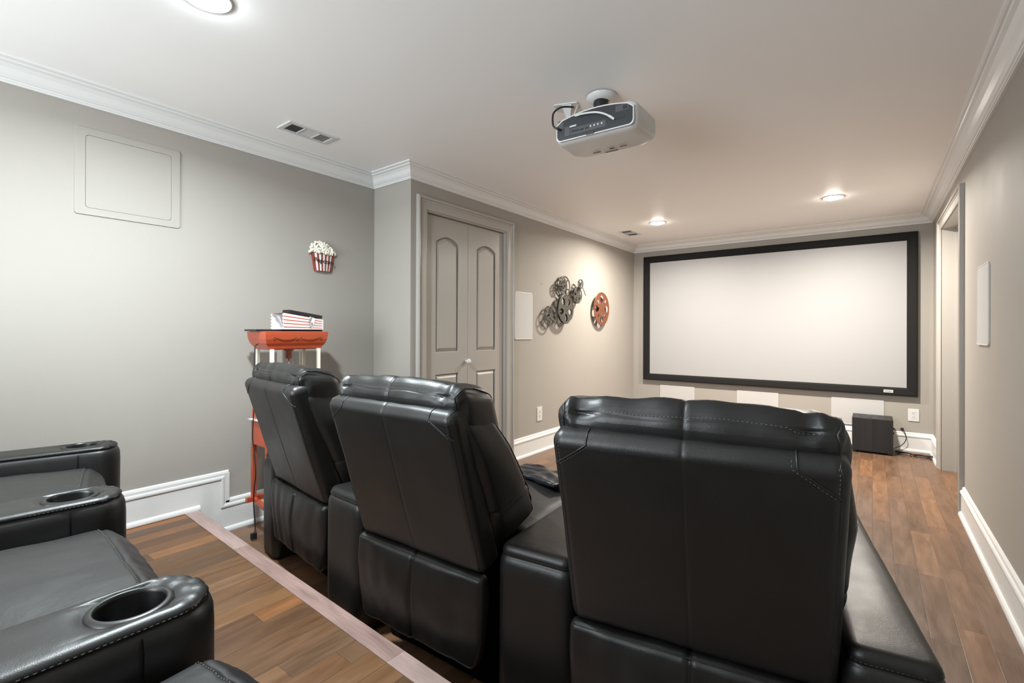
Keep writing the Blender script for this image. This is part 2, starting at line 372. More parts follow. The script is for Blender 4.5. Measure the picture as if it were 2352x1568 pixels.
# left wall: one tall board that steps down with the floor
YD = 1.196
b = MB()
b.box(XL, YB, ZU, XL + .016, YD, ZU + H - .012); b.box(XL, NOSE_A[1] - .04, 0, XL + .0158, YD, ZU + .1); b.box(XL, YD - .02, 0, XL + .016, YS, H - .01)
cap = [(.0, .0), (-.0, .005), (-.006, .011), (-.016, .011), (-.024, .013), (-.030, .020), (-.038, .022), (-.045, .021), (-.047, .016), (-.047, .0)]
b.sweep([(YB, ZU + H), (YD, ZU + H), (YD, H), (YS - .011, H)], [(-p[0] * -1, p[1]) for p in cap], T_left)
shoe = [(0, 0), (.030, 0), (.030, .008), (.027, .017), (.021, .023), (.016, .025), (0, .025)]
b.sweep([(XL, NOSE_A[1] + .005), (XL, YB)][::1], shoe, Matrix.Translation((0, 0, ZU + .0006)))
b.sweep([(XL, YS), (XL, NOSE_A[1] + .006)], shoe, Matrix.Translation((0, 0, 0)))
b.box(XL, 1.03, ZU - .1, XL + .0155, 1.05, ZU + .01)
struct('baseboard_left', b, M['trim'])

# casings
cas = [(0, 0), (0, .010), (.008, .013), (.018, .014), (.052, .015), (.056, .020), (.062, .021), (.066, .017), (.070, .018), (.073, .026), (.083, .029), (.092, .024), (.094, 0)]
b = MB(); b.sweep([(CD1 + .0, 0.0), (CD1 + .0, CDZ), (CD0 - .0, CDZ), (CD0 - .0, 0.0)], [(-a, z) for a, z in cas], T_closet)
b.box(XC - .11, CD0, 0, XC + .003, CD0 + .012, CDZ); b.box(XC - .11, CD1 - .012, 0, XC + .003, CD1, CDZ); b.box(XC - .11, CD0 + .012, CDZ - .012, XC + .003, CD1 - .012, CDZ)
struct('trim_4', b, M['greige'])
b = MB()
b.sweep([(-DR0, 0.0), (-DR0, DRZ), (-DR1, DRZ), (-DR1, 0.0)], [(-a * .85, z) for a, z in cas], T_right)
b.box(XR - .003, DR1, 0, XR + .15, DR1 + .02, DRZ + .02); b.box(XR - .003, DR0 - .01, 0, XR + .15, DR0, DRZ + .02); b.box(XR - .003, DR0, DRZ, XR + .15, DR1, DRZ + .02)
b.box(XR + .085, DR1 - .012, 0, XR + .12, DR1, DRZ - .012); b.box(XR + .085, DR0, DRZ - .012, XR + .12, DR1, DRZ)
struct('trim_5', b, M['greige'])
# door leaf beyond
b = MB().box(XR + .121, DR0 + .003, .01, XR + .155, DR1 - .003, DRZ - .004, bev=.002); d2 = struct('door_2', b, M['greige'])
b = MB().lathe([(.012, 0), (.012, .02), (.026, .035), (.028, .05), (.02, .06), (.0, .062)], Matrix.Translation((XR + .121, DR0 + .07, .95)) @ Matrix.Rotation(R(-90), 4, 'Y')); b.build('door_knob', M['steel'], d2)

# closet bifold door
def arch(x0, y0, x1, y1, rise, n=14):
    cx = (x0 + x1) / 2; hw = (x1 - x0) / 2
    pts = [(x0, y0), (x1, y0)]
    for i in range(n + 1):
        t = 1 - 2 * i / n; pts.append((cx + hw * t, y1 - rise * abs(t) ** 2.0))
    return pts
d1 = empty('door_1', (XC, (CD0 + CD1) / 2, 0)); d1['kind'] = 'structure'
LW = (CD1 - CD0 - .034) / 2
for li, (y0, px0, px1) in enumerate(((CD0 + .016, .085, .085), (CD0 + .016 + LW + .003, .075, .09))):
    lf = MB(); Tl = frame_T((-.058, y0 - (CD0 + CD1) / 2, .012), (0, 1, 0), (0, 0, 1))
    top = CDZ - .028
    w0, w1 = px0 + .028, LW - px1 - .0
    w0 = .105; w1 = LW - .105
    holes = [arch(w0, .995, w1, 1.875, .045), [(w0, .17), (w1, .17), (w1, .825), (w0, .825)]]
    lf.plate([(0, 0), (LW, 0), (LW, top), (0, top)], holes, .035, Tl, bevel=.0015)
    lf.box(0, 0, 0.002, LW, top, .018, Tl)
    for o in (arch(w0 + .004, .999, w1 - .004, 1.871, .045),  [(w0 + .004, .174), (w1 - .004, .174), (w1 - .004, .821), (w0 + .004, .821)]):
        # raised field: sloping border then flat
        cxx = sum(p[0] for p in o) / len(o); cyy = sum(p[1] for p in o) / len(o)
        def ins(d):
            return [(p[0] + (d if p[0] < cxx else -d) * (0 if abs(p[0] - cxx) < 1e-6 else min(1, abs(p[0] - cxx) / .05)), p[1] + (d if p[1] < cyy else -d)) for p in o]
        loops = [(ins(0), .018), (ins(.004), .021), (ins(.026), .033), (ins(.028), .033)]
        vs = [(x, y, z) for l, z in loops for x, y in l]; n = len(o); fs = []
        for k in range(len(loops) - 1):
            for i in range(n): j = (i + 1) % n; fs.append([k * n + i, k * n + j, (k + 1) * n + j, (k + 1) * n + i])
        fs.append([(len(loops) - 1) * n + i for i in range(n)])
        lf.add(vs, fs, Tl)
    leaf = lf.build('door_leaf', M['greige'], d1)
    if li == 0:
        kb = MB().lathe([(.011, 0), (.009, .008), (.009, .014), (.019, .022), (.022, .032), (.018, .041), (.0, .045)], frame_T((-.024, 2.806 - (CD0 + CD1) / 2, .925), (0, 1, 0), (0, 0, 1)), n=20)
        kb.build('door_knob', M['white'], leaf)

# ------------------------------------------------------------ ceiling lights
for x, y, c, wt, lab in LAMPS:
    t = tag(empty('recessed_light', (x, y, ZC)), lab, 'ceiling light', 'recessed lights in the ceiling')
    b = MB().lathe([(.070, 0), (.080, 0), (.080, -.003), (.078, -.005), (.074, -.006), (.070, -.005)], n=40, caps=(False, False)); b.build('trim_ring', M['white'], t)
    em = mat('lens_' + ('warm' if c is WARM else 'cool'), (1, 1, 1), .4, emit=c, estr=45 if c is WARM else 45)
    b = MB().lathe([(.0705, -.003), (.066, -.008), (.045, -.016), (.0, -.019)], n=32, caps=(True, False)); b.build('lens', em, t)
    ld = bpy.data.lights.new('lamp', 'AREA'); ld.shape = 'DISK'; ld.size = .12; ld.energy = wt; ld.color = c; ld.spread = R(165)
    lo = bpy.data.objects.new('lamp', ld); col.objects.link(lo); lo.parent = t; lo.location = (0, 0, -.018)

# ------------------------------------------------------------ leather cushions
def lin(n, cuts=(), w=.03):
    s = set(round(-1 + 2 * i / n, 5) for i in range(n + 1))
    for c in cuts:
        for k in (-2, -1.2, -.6, -.25, 0, .25, .6, 1.2, 2): 
            q = c + k * w
            if -1 < q < 1: s.add(round(q, 5))
    return sorted(s)

class Cushion:
    def __init__(s, c, h, r, puff=(0, 0, 0), seams=(), dents=(), nz=(0, 8), crease=(), post=None):
        s.c = Vector(c); s.h = Vector(h); s.r = r; s.puff = puff; s.seams = seams; s.dents = dents; s.nz = nz; s.post = post; s.crease = crease
    def S(s, p, out=0.0):
        p = Vector(p); q = Vector((p[i] * s.h[i] for i in range(3)))
        inn = Vector((max(-(s.h[i] - s.r), min(s.h[i] - s.r, q[i])) for i in range(3)))
        d = q - inn
        N = d.normalized() if d.length > 1e-7 else Vector((0, 0, 1))
        pos = inn + N * s.r if d.length > 1e-7 else q
        for a in range(3):
            b_, c_ = (a + 1) % 3, (a + 2) % 3
            pos[a] += s.puff[a] * p[a] * (1 - p[b_] ** 2) * (1 - p[c_] ** 2)
        disp = out
        for ax, at, depth, w in s.seams:
            if callable(at): v = q[ax] - at(q)
            else: v = q[ax] - at
            disp -= depth * math.exp(-(v / w) ** 2)
        for dp, rad, dep in s.dents:
            dd = (q - Vector(dp)); k = (dd.x / rad[0]) ** 2 + (dd.y / rad[1]) ** 2 + (dd.z / rad[2]) ** 2
            if k < 9: disp -= dep * math.exp(-k)
        if s.nz[0]:
            disp += s.nz[0] * (noise.noise((pos + s.c) * s.nz[1]) + .5 * noise.noise((pos + s.c * 2) * s.nz[1] * 2.3))
        for (cp, dr, freq, amp, rad) in s.crease:   # gathers: ripples fading away from a point
            dd = pos - Vector(cp); f = math.exp(-(dd.length / rad) ** 2)
            if f > .01: disp += amp * f * math.sin(freq * dd.dot(Vector(dr)))
        pos = pos + N * disp + s.c
        return s.post(pos) if s.post else pos
    def mesh(s, mb, n=(20, 10, 16), cuts=((), (), ()), mi=0):
        A = [lin(n[i], [c / s.h[i] for c in cuts[i]], .012 / s.h[i]) for i in range(3)]
        # extra lines inside the rounded rims
        for i in range(3):
            k = 1 - s.r / s.h[i]
            A[i] = sorted(set(A[i]) | {round(sg * (k + (1 - k) * t), 5) for sg in (-1, 1) for t in (0, .25, .5, .75) if k >= 0})
        nx, ny, nz = [len(a) for a in A]; idx = {}; vs = []; fs = []
        def vid(i, j, k):
            if (i, j, k) not in idx: idx[(i, j, k)] = len(vs); vs.append(s.S((A[0][i], A[1][j], A[2][k])))
            return idx[(i, j, k)]
        for i in range(nx - 1):
            for j in range(ny - 1):
                for k in (0, nz - 1): fs.append([vid(i, j, k), vid(i + 1, j, k), vid(i + 1, j + 1, k), vid(i, j + 1, k)])
            for k in range(nz - 1):
                for j in (0, ny - 1): fs.append([vid(i, j, k), vid(i + 1, j, k), vid(i + 1, j, k + 1), vid(i, j, k + 1)])
        for j in range(ny - 1):
            for k in range(nz - 1):
                for i in (0, nx - 1): fs.append([vid(i, j, k), vid(i, j + 1, k), vid(i, j + 1, k + 1), vid(i, j, k + 1)])
        mb.add(vs, fs, None, mi, True); return mb
    def path(s, pts, step=.012, out=0.0):
        """points along box-parameter polyline on the surface"""
        res = []; 
        for a, b_ in zip(pts[:-1], pts[1:]):
            a = Vector(a); b_ = Vector(b_); L = (s.S(b_) - s.S(a)).length; n = max(2, int(L / step))
            for i in range(n): res.append(s.S(a.lerp(b_, i / n), out))
        res.append(s.S(pts[-1], out)); return res
    def stitch(s, mb, pts, mi=1, r=.00055, dash=.0035, gap=.0040, out=.0008):
        P = s.path(pts, .002, out); d = 0; on = True; run = [P[0]]
        for a, b_ in zip(P[:-1], P[1:]):
            d += (b_ - a).length
            if on: run.append(b_)
            if on and d >= dash:
                if len(run) > 1: mb.tube([run[0], run[-1]], r, 5, mi)
                on = False; d = 0
            elif (not on) and d >= gap: on = True; d = 0; run = [b_]
    def piping(s, mb, pts, r=.0022, mi=0, out=0.0005): mb.tube(s.path(pts, .014, out), r, 6, mi)

LEAN = R(17)
def lean(p):      # local back frame (x, t forward, s up) -> chair frame
    x, t, s_ = p
    return Vector((x, .02 + t * math.cos(LEAN) - s_ * math.sin(LEAN), .424 + s_ * math.cos(LEAN) + t * math.sin(LEAN)))

def armrest(name, parent, x0r, x1r, x0f, x1f, y0, y1, top, seed=0, welt=.034, detail=1):
    """arm or wedge console: plan outline tapers from the rear (y0) to a rounded front (y1)"""
    rad = (x1f - x0f) / 2; cx = (x0f + x1f) / 2; out = []
    rc = .036
    nS = 34
    # outline counter-clockwise from rear-left going along rear, right side, front arc, left side
    for t in range(5): a = R(180 + 90 * t / 4); out.append((x0r + rc + rc * math.cos(a), y0 + rc + rc * math.sin(a)))
    for t in range(1, 8): out.append((x0r + rc + (x1r - x0r - 2 * rc) * t / 8, y0))
    for t in range(5): a = R(270 + 90 * t / 4); out.append((x1r - rc + rc * math.cos(a), y0 + rc + rc * math.sin(a)))
    ye = y1 - rad * .85
    for t in range(1, nS): f = t / nS; out.append((x1r + (x1f - x1r) * f, y0 + rc + (ye - y0 - rc) * f))
    for t in range(0, 21): a = R(180 * t / 20); out.append((cx + rad * math.cos(a), ye + rad * .85 * math.sin(a)))
    for t in range(nS - 1, 0, -1): f = t / nS; out.append((x0r + (x0f - x0r) * f, y0 + rc + (ye - y0 - rc) * f))
    n = len(out)
    N2 = []
    for i in range(n):
        a = Vector(out[i - 1]); c = Vector(out[(i + 1) % n]); d = (c - a).normalized(); N2.append(Vector((d.y, -d.x)))
    seam = top - welt; hy = y1 - .118; hx = cx + (x1r + x0r - x0f - x1f) / 2 * .07; hr = .052
    rings = [(.015, -.004), (.02, .0), (.12, .003), (.28, .004), (seam - .05, .003), (seam - .022, .0015), (seam - .010, -.002), (seam - .004, -.0055), (seam, -.010), (seam + .002, -.0085), (seam + welt * .30, -.006), (seam + welt * .62, -.0095), (seam + welt * .85, -.015), (seam + welt * .96, -.021), (top, -.030)]
    vs = []; fs = []
    vy = [y1 - .125]
    for z, o_ in rings:
        for i in range(n):
            p = Vector(out[i]); q = p + N2[i] * o_
            g = 0
            if z < seam - .002:
                if abs(p.x - cx) > .03:
                    for v in vy: g -= .004 * math.exp(-((p.y - v) / .006) ** 2)
            w_ = .0022 * noise.noise(Vector((p.x * 9 + seed, p.y * 7, z * 6)))
            q += N2[i] * (g + w_)
            rip = .0025 * math.sin(i * 2.1 + seed) * math.exp(-((p.y - y1) / .06) ** 2) if z > seam + .002 else 0
            vs.append((q.x, q.y, z + rip))
    K = len(rings)
    for k in range(K - 1):
        for i in range(n): j = (i + 1) % n; fs.append([k * n + i, k * n + j, (k + 1) * n + j, (k + 1) * n + i])
    # padded top: rows across the rear part, rings around the cup hole in front
    base_i = (K - 1) * n; o0 = [Vector(vs[base_i + i][:2]) for i in range(n)]
    iR = lambda t: 17 + t - 1
    iL = lambda t: 71 + (nS - 1) - t
    def topz(q, edge):
        dh = (q - Vector((hx, hy))).length - hr; mm = min(1, edge / .02)
        z = top - .009 * math.exp(-(dh / .018) ** 2) + (.0022 * noise.noise(Vector((q.x * 10, q.y * 6, seed))) + .002) * mm
        fy = math.exp(-((q.y - y1 + .03) / .035) ** 2)
        return z + fy * .0034 * math.sin(math.atan2(q.x - hx, q.y - hy) * 11 + seed) * mm
    Tm = max(t for t in range(1, nS) if o0[iR(t)].y <= hy - .088)
    mC = 8; rows = []
    for t in range(1, Tm + 1):
        a = o0[iL(t)]; c = o0[iR(t)]; row = [base_i + iL(t)]
        for k in range(1, mC):
            q = a.lerp(c, k / mC); row.append(len(vs)); vs.append((q.x, q.y, topz(q, min((q - a).length, (q - c).length, (t - 1) * .007))))
        row.append(base_i + iR(t)); rows.append(row)
    fs.append([base_i + i for i in range(17)] + rows[0][::-1])
    for r0, r1 in zip(rows[:-1], rows[1:]):
        for k in range(mC): fs.append([r0[k], r0[k + 1], r1[k + 1], r1[k]])
    loop = [base_i + i for i in range(iR(Tm), iL(Tm) + 1)] + rows[-1][1:-1]
    lp = [Vector(vs[i][:2]) for i in loop]; nl = len(loop)
    cang = [math.atan2(p.y - hy, p.x - hx) for p in lp]
    isrow = [False] * (nl - (mC - 1)) + [True] * (mC - 1)
    prev = loop
    for st in [.08, .18, .3, .42, .54, .65, .75, .84, .92, 1.0]:
        cur = []
        for i in range(nl):
            h_ = Vector((hx + hr * math.cos(cang[i]), hy + hr * math.sin(cang[i]))); q = lp[i].lerp(h_, st)
            cur.append(len(vs)); vs.append((q.x, q.y, topz(q, 1 if isrow[i] else (q - lp[i]).length)))
        for i in range(nl): j = (i + 1) % nl; fs.append([prev[i], prev[j], cur[j], cur[i]])
        prev = cur
    mb = MB(); mb.add(vs, fs, None, 0, True)
    # stitch line along the welt
    if detail:
        P = [Vector((out[i][0], out[i][1], seam + .006)) - Vector((N2[i].x, N2[i].y, 0)) * .0070 for i in range(n)]
        P.append(P[0]); d = 0; on = True; run = [P[0]]
        for a, c in zip(P[:-1], P[1:]):
            m_ = max(1, int((c - a).length / .002))
            for k in range(m_):
                q = a.lerp(c, (k + 1) / m_); d += (c - a).length / m_
                if on: run.append(q)
                if on and d > .0032: mb.tube([run[0], run[-1]], .0005, 4, 1); on = False; d = 0
                elif not on and d > .0036: on = True; d = 0; run = [q]
    for sg in (-1, 1):   # upright side seam behind the rounded front
        sx = [p for p in out if abs(p[1] - (y1 - .125)) < .02 and (p[0] - cx) * sg > 0]
        if sx:
            q = sum(p[0] for p in sx) / len(sx) + sg * .0035
            mb.tube([(q, y1 - .125, .02), (q, y1 - .125, seam - .03), (q - sg * .006, y1 - .125, seam - .006)], .0013, 6, 2)
    arm = mb.build(name, [M['leather'], M['thread'], M['dark']], parent, sharp=None)
    cz = top - .004
    cb = MB().lathe([(.0625, cz - .008), (.063, cz - .003), (.0605, cz + .002), (.0525, cz + .0045), (.0500, cz + .0035), (.0485, cz - .003), (.0440, cz - .085), (.038, cz - .09), (0.0, cz - .09)], Matrix.Translation((hx, hy, 0)), n=40, caps=(False, False))
    cb.build('cup_holder', M['cup'], arm if parent is not None else arm)
    return arm

def recliner(label, x, y, z, yaw, group, arms=(False, False), row='front', seed=0, detail=1):
    t = tag(empty('recliner', (x, y, z), yaw), label, 'recliner', group); welt = .032 if z < .1 else .017
    # rear shell
    sh = Cushion((0, .048, .262), (.287, .050, .266), .030, puff=(0, .004, .004), seams=[(0, 0.0, .0016, .0030)],
        nz=(.0022, 5), post=lean,
        crease=[])
    # diagonal corner seams on the back face
    dx, dz = .085, .085
    def corner(q): return None
    base_S = sh.S
    mb = MB(); sh.mesh(mb, (20, 6, 18), ((0.0,), (), ()))
    for sg in (-1, 1):
        pth = [(sg * .70, .2, 1), (sg * .70, -.9, 1), (sg * .70, -1, .93), (sg * .97, -1, .72), (sg * 1.0, -.95, .71)]
        sh.piping(mb, pth, .0022)
        if detail: sh.stitch(mb, [(p[0] - sg * .03, p[1], p[2] - .0) for p in pth[1:4]])
        sh.piping(mb, [(sg * .95, .8, 1), (sg * .95, -1, 1), (sg * .95, -1, -.9)], .0016, out=-.0002)
        if detail: sh.stitch(mb, [(sg * .93, -1, .98), (sg * .93, -1, .72)])
    mb.build('back_shell', [M['leather'], M['thread']], t)
    # back cushion
    bc = Cushion((0, .20, .255), (.300, .125, .250), .05, puff=(.016, .012, .008), seams=[(2, -.09, .004, .007)], nz=(.006, 4.0),
        post=lambda p: lean((p[0] * (1 - .06 * max(0, 1 - p[2] / .14) - .05 * max(0, min(1, (p[2] - .34) / .14))), p[1] * (1 - .52 * max(0, min(1.1, p[2] / .5)) ** 1.3), p[2])),
        crease=[((.27, .05, -.16), (.2, .1, 1), 110, .004, .08), ((-.27, .05, -.16), (-.2, .1, 1), 110, .004, .08)])
    mb = MB(); bc.mesh(mb, (18, 14, 18), ((), (), (-.09,)))
    for sg in (-1, 1): bc.piping(mb, [(sg * .985, .80, -.95), (sg * .985, .80, .95)], .0026)
    mb.build('back_cushion', [M['leather'], M['thread']], t)
    # lumbar cushion
    lb = Cushion((0, .262, .095), (.272, .075, .095), .06, puff=(.008, .03, .012), nz=(.006, 7), post=lean); mb = MB(); lb.mesh(mb, (16, 8, 8)); mb.build('lumbar_cushion', M['leather'], t)
    # head pillow, rolls over the top of the shell
    hp = Cushion((0, .128, .486), (.288, .092, .102), .050, puff=(.006, .006, .010), seams=[(0, 0.0, .0035, .004), (2, lambda q: .088 + .006 * math.sin(q.x * 22) - (.012 if abs(q.x) > .2 else 0) if q.y < 0 else 9, .0014, .004)],
        dents=[((-.225, -.08, .088), (.028, .05, .022), .022), ((.225, -.08, .088), (.030, .05, .020), .020), ((-.12, -.06, .095), (.05, .06, .02), .003)],
        nz=(.0045, 5.5), post=lambda p: lean((p[0], p[1], p[2] - .50 * max(0, p[1] - .085))), crease=[((.25, -.04, .05), (1, .2, -.4), 150, .0035, .075), ((-.25, -.04, .05), (1, -.2, .4), 150, .0035, .075), ((0, .05, .08), (1, .3, 0), 60, .0028, .16)])
    mb = MB(); hp.mesh(mb, (40, 16, 16), ((0.0,), (), (.088,)))
    if detail:
        hp.stitch(mb, [(x_ / 20, -1, (.088 + .004 * math.sin(x_ / 20 * .286 * 22) + .006 - (.012 if abs(x_ / 20 * .286) > .2 else 0)) / .100) for x_ in range(-17, 18)], out=.001)
        for sg in (-1, 1): hp.stitch(mb, [(sg * .97, -.9, .5), (sg * .97, -.95, -.8)])
    for sg in (-1, 1): hp.piping(mb, [(sg * .97, -1, -.9), (sg * .97, -1, .8), (sg * .97, 0, 1), (sg * .97, 1, .7), (sg * .97, 1, -.9)], .0024)
    mb.build('head_pillow', [M['leather'], M['thread']], t)
    # rear skirt: soft panel below the shell
    sk = Cushion((0, .022, .284), (.287, .022, .144), .018, puff=(0, .018, 0), seams=[(0, 0.0, .008, .006)], nz=(.006, 7),
        crease=[((-.2, 0, 0), (1, 0, .15), 75, .0045 if seed % 3 == 0 else .0018, .14), ((.22, 0, -.02), (1, 0, -.1), 60, .003, .10)],
        post=lambda p: Vector((p.x * (1 - .10 * max(0, (.25 - p.z) / .1) ** 2), p.y, p.z)))
    mb = MB(); sk.mesh(mb, (36, 4, 14), ((0.0,), (), ())); sk.piping(mb, [(-.97, -1, .98), (.97, -1, .98)], .002, out=.0)
    mb.build('rear_skirt', M['leather'], t)
    # base box and black dust cloth
    MB().box(-.265, .13, .004, .265, .86, .30, bev=.01).build('base', M['dark'], t)
    # seat cushion
    sc = Cushion((0, .60, .392), (.278, .335, .075), .06, puff=(.004, .012, .030), seams=[(1, .290, .003, .006)], nz=(.006, 5),
        crease=[((-.2, .28, .03), (1, .15, 0), 130, .0014, .12), ((.2, .28, .03), (1, -.15, 0), 130, .0014, .12), ((0, .33, .0), (1, 0, .1), 90, .0014, .2)])
    mb = MB(); sc.mesh(mb, (24, 24, 8), ((), (.290,), ()))
    if detail: sc.stitch(mb, [(-.95, .84, 1), (.95, .84, 1)])
    mb.build('seat_cushion', [M['leather_seat'], M['thread']], t)
    # footrest front panel
    ft = Cushion((0, .915, .215), (.272, .035, .135), .03, puff=(0, .018, 0), nz=(.004, 6), seams=[(2, .02, .005, .006)]); mb = MB(); ft.mesh(mb, (16, 6, 12), ((), (), (.02,)))
    mb.build('footrest_panel', M['leather'], t)
    if arms[0]: armrest('armrest', t, -.462, -.292, -.464, -.300, .015, .985, .53, seed, welt)
    if arms[1]: armrest('armrest', t, .292, .462, .300, .464, .015, .985, .53, seed + 1, welt)
    return t

def console(label, x, y, z, yaw, group, wr, wf, seed, Ln=.96):
    t = tag(empty('wedge_console', (x, y, z), yaw), label, 'armrest console', group)
    armrest('armrest_body', t, -wr / 2, wr / 2, -wf / 2, wf / 2, 0.0, Ln, .53, seed, .032 if z < .1 else .017)
    return t

GF, GB = 'black leather recliners of the front row', 'black leather recliners of the back row'
recliner('black leather recliner at the left end of the front row, beside the red popcorn cart', -2.10, 1.118, 0, R(-6.5), GF, (True, False), seed=3)
recliner('black leather recliner in the middle of the front row, between two wedge consoles', -1.206, 1.043, 0, R(2.2), GF, (False, False), seed=7)
recliner('large black leather recliner at the right end of the front row, nearest to the viewer', -.33, 1.095, 0, R(10.1), GF, (False, True), seed=4)
GC = 'wedge consoles between the front row recliners'
console('black leather wedge console between the left and middle recliners of the front row', -1.655, 1.07, 0, R(-2.5), GC, .245, .155, 11, 1.0)
console('black leather wedge console between the middle and right recliners of the front row', -.772, 1.110, 0, R(6.4), GC, .245, .17, 13)

recliner('black recliner at the left end of the back row, nearest the left wall', -2.374, -.464, ZU + .0005, R(-13), GB, (True, False), seed=5)
recliner('black leather recliner in the middle of the back row, between two cup holder consoles', -1.444, -.56, ZU + .0005, R(-3), GB, (False, False), seed=6)
recliner('black recliner at the right end of the back row, only its seat corner in view', -.572, -.57, ZU + .0005, R(3), GB, (False, True), seed=8)
GD = 'cup holder consoles between the back row recliners'
console('leather cup holder console between the left and middle recliners of the back row', -1.863, -.534, ZU + .0005, R(-5), GD, .18, .175, 21)
console('black leather cup holder console of the back row, nearest the lower left corner', -1.005, -.594, ZU + .0005, R(0), GD, .18, .18, 25)

# crumpled black thing left lying at the front of the middle seat
cr = Cushion((0, 0, .016), (.15, .075, .013), .012, nz=(.007, 11), crease=[((.03, 0, 0), (.3, 1, 0), 90, .003, .16), ((-.08, .02, 0), (.5, -1, 0), 110, .0025, .1)])
mb = MB(); cr.mesh(mb, (44, 26, 6)); o = mb.build('black_jacket', M['nylon']); o.location = (-1.19, 1.79, .497); o.rotation_euler = (0, 0, R(-12))
tag(o, 'crumpled glossy black jacket lying on the seat of the middle front recliner', 'jacket')

# ------------------------------------------------------------ projection screen
t = tag(empty('projection_screen', (-1.04, YF, 1.35)), 'large white fixed projection screen in a wide black frame on the far wall', 'projection screen')
def loc(o, p): o.location = p; return o
sx0, sx1, sz0, sz1 = -2.43 + 1.04, .349 + 1.04, .54 - 1.35, 2.163 - 1.35; fw = .083
Ts = frame_T((0, 0, 0), (1, 0, 0), (0, 0, 1))
prf = [(0, .005), (0, .044), (.004, .049), (.018, .050), (.066, .042), (.080, .032), (.083, .028), (.083, .005)]
b = MB().sweep([(sx0, sz0), (sx1, sz0), (sx1, sz1), (sx0, sz1)], prf, Ts, closed=True); b.build('frame', M['blackvelvet'], t)
b = MB().box(sx0 + .04, sz0 + .04, .018, sx1 - .04, sz1 - .04, .028, Ts); b.build('screen_surface', M['screen'], t)
b = MB().plate(rrect(-.038, -.014, .038, .014, .003), [], .003, frame_T((.124 + 1.04, -.047, sz0 + .043), (1, 0, 0), (0, 0, 1)))
b.text('Screen'.replace('Screen', 'Stewart'), .018, .0004, frame_T((.124 + 1.04, -.0505, sz0 + .043), (1, 0, 0), (0, 0, 1)), 1)
b.build('badge', [M['portl'], M['ink']], t)

# in-wall speakers under the screen
def wall_speaker(Tw, x0, z0, x1, z1, r, label, group, name='wall_speaker'):
    Tt = Tw @ Matrix.Translation(((x0 + x1) / 2, (z0 + z1) / 2, 0))
    t = empty(name); t.matrix_world = Tt; tag(t, label, 'speaker', group)
    hw, hh = (x1 - x0) / 2, (z1 - z0) / 2
    MB().plate(rrect(-hw, -hh, hw, hh, r), [rrect(-hw + .006, -hh + .006, hw - .006, hh - .006, max(.001, r - .004))], .008, bevel=.0015).build('bezel', M['white'], t)
    MB().plate(rrect(-hw + .0062, -hh + .0062, hw - .0062, hh - .0062, max(.001, r - .004)), [], .0065).build('grille', M['grille'], t)
    return t
for xa, xb, w in ((-2.213, -1.780, 'left one of the three white in-wall speakers under the projection screen'), (-1.286, -.852, 'middle one of the three white in-wall speakers under the projection screen'), (-.351, .089, 'right one of the three white in-wall speakers under the projection screen, above the subwoofer')):
    wall_speaker(T_far, xa, .205, xb, .478, .004, w, 'white in-wall speakers under the screen')
wall_speaker(T_closet, 3.416, 1.093, 3.70, 1.530, .02, 'white rounded in-wall speaker on the left side wall beside the closet door', 'side wall speakers')
wall_speaker(T_right, -3.655, 1.10, -3.335, 1.525, .02, 'white rounded in-wall speaker on the right side wall', 'side wall speakers')

# outlets
def outlet(Tw, x, z, w, h, label):
    t = empty('wall_outlet'); t.matrix_world = Tw @ Matrix.Translation((x, z, 0)); tag(t, label, 'outlet')
    MB().plate(rrect(-w / 2, -h / 2, w / 2, h / 2, .006), [], .007, bevel=.002).build('face_plate', M['white'], t)
    for s_ in (-1, 1):
        rc = MB(); rc.plate(circ(0, s_ * .021, .0165, 20), [], .0085)
        for dx in (-.006, .006): rc.box(dx - .0012, s_ * .021 - .001, .0080, dx + .0012, s_ * .021 + .009, .0092, mi=1)
        rc.plate(circ(0, s_ * .021 - .008, .0022, 8), [], .0092, mi=1)
        rc.build('receptacle', [M['white'], M['ink']], t)
outlet(T_closet, 3.828, .366, .085, .135, 'white wall outlet low on the left side wall, just right of the closet door')
outlet(T_closet, 4.70, .385, .075, .125, 'white wall outlet low on the left side wall, half hidden behind the nearest recliner')
outlet(T_far, .320, .357, .085, .122, 'white wall outlet on the far wall to the right of the subwoofer')

# wall jack with cable to the subwoofer, and loose cable heap
t = tag(empty('coaxial_cable', (.233, YF - .01, .209)), 'thin black cable hanging from a small jack on the far wall to the subwoofer', 'cable')
MB().lathe([(.014, 0), (.014, .004), (.008, .006), (.007, .016), (.0, .018)], frame_T((0, .01, 0), (1, 0, 0), (0, 0, 1)), n=16).build('jack', M['black'], t)
MB().tube([(0, -.008, 0), (.012, -.028, -.01), (.026, -.035, -.05), (.028, -.04, -.09), (.012, -.04, -.13), (-.02, -.045, -.165), (-.05, -.06, -.18), (-.07, -.08, -.185)], .0035, 8, smooth=6).build('cord', M['black'], t)
random.seed(5)
b = MB()
for s_ in range(5):
    pts = []; ph = random.random() * 6
    for i in range(60):
        f = i / 59
        pts.append((-.10 + .30 * f + .03 * math.sin(f * 14 + ph), -.03 + .045 * math.sin(f * 9 + ph * 1.7) - .06 * f, .006 + .006 * (s_ % 3) + .004 * math.sin(f * 20 + ph) + .004))
    b.tube(pts, .0038, 6, 0, Matrix.Translation((.305, 5.90, 0)))
tag(b.build('cable_heap', M['black']), 'tangled heap of thin black cables on the floor beside the subwoofer', 'cable')

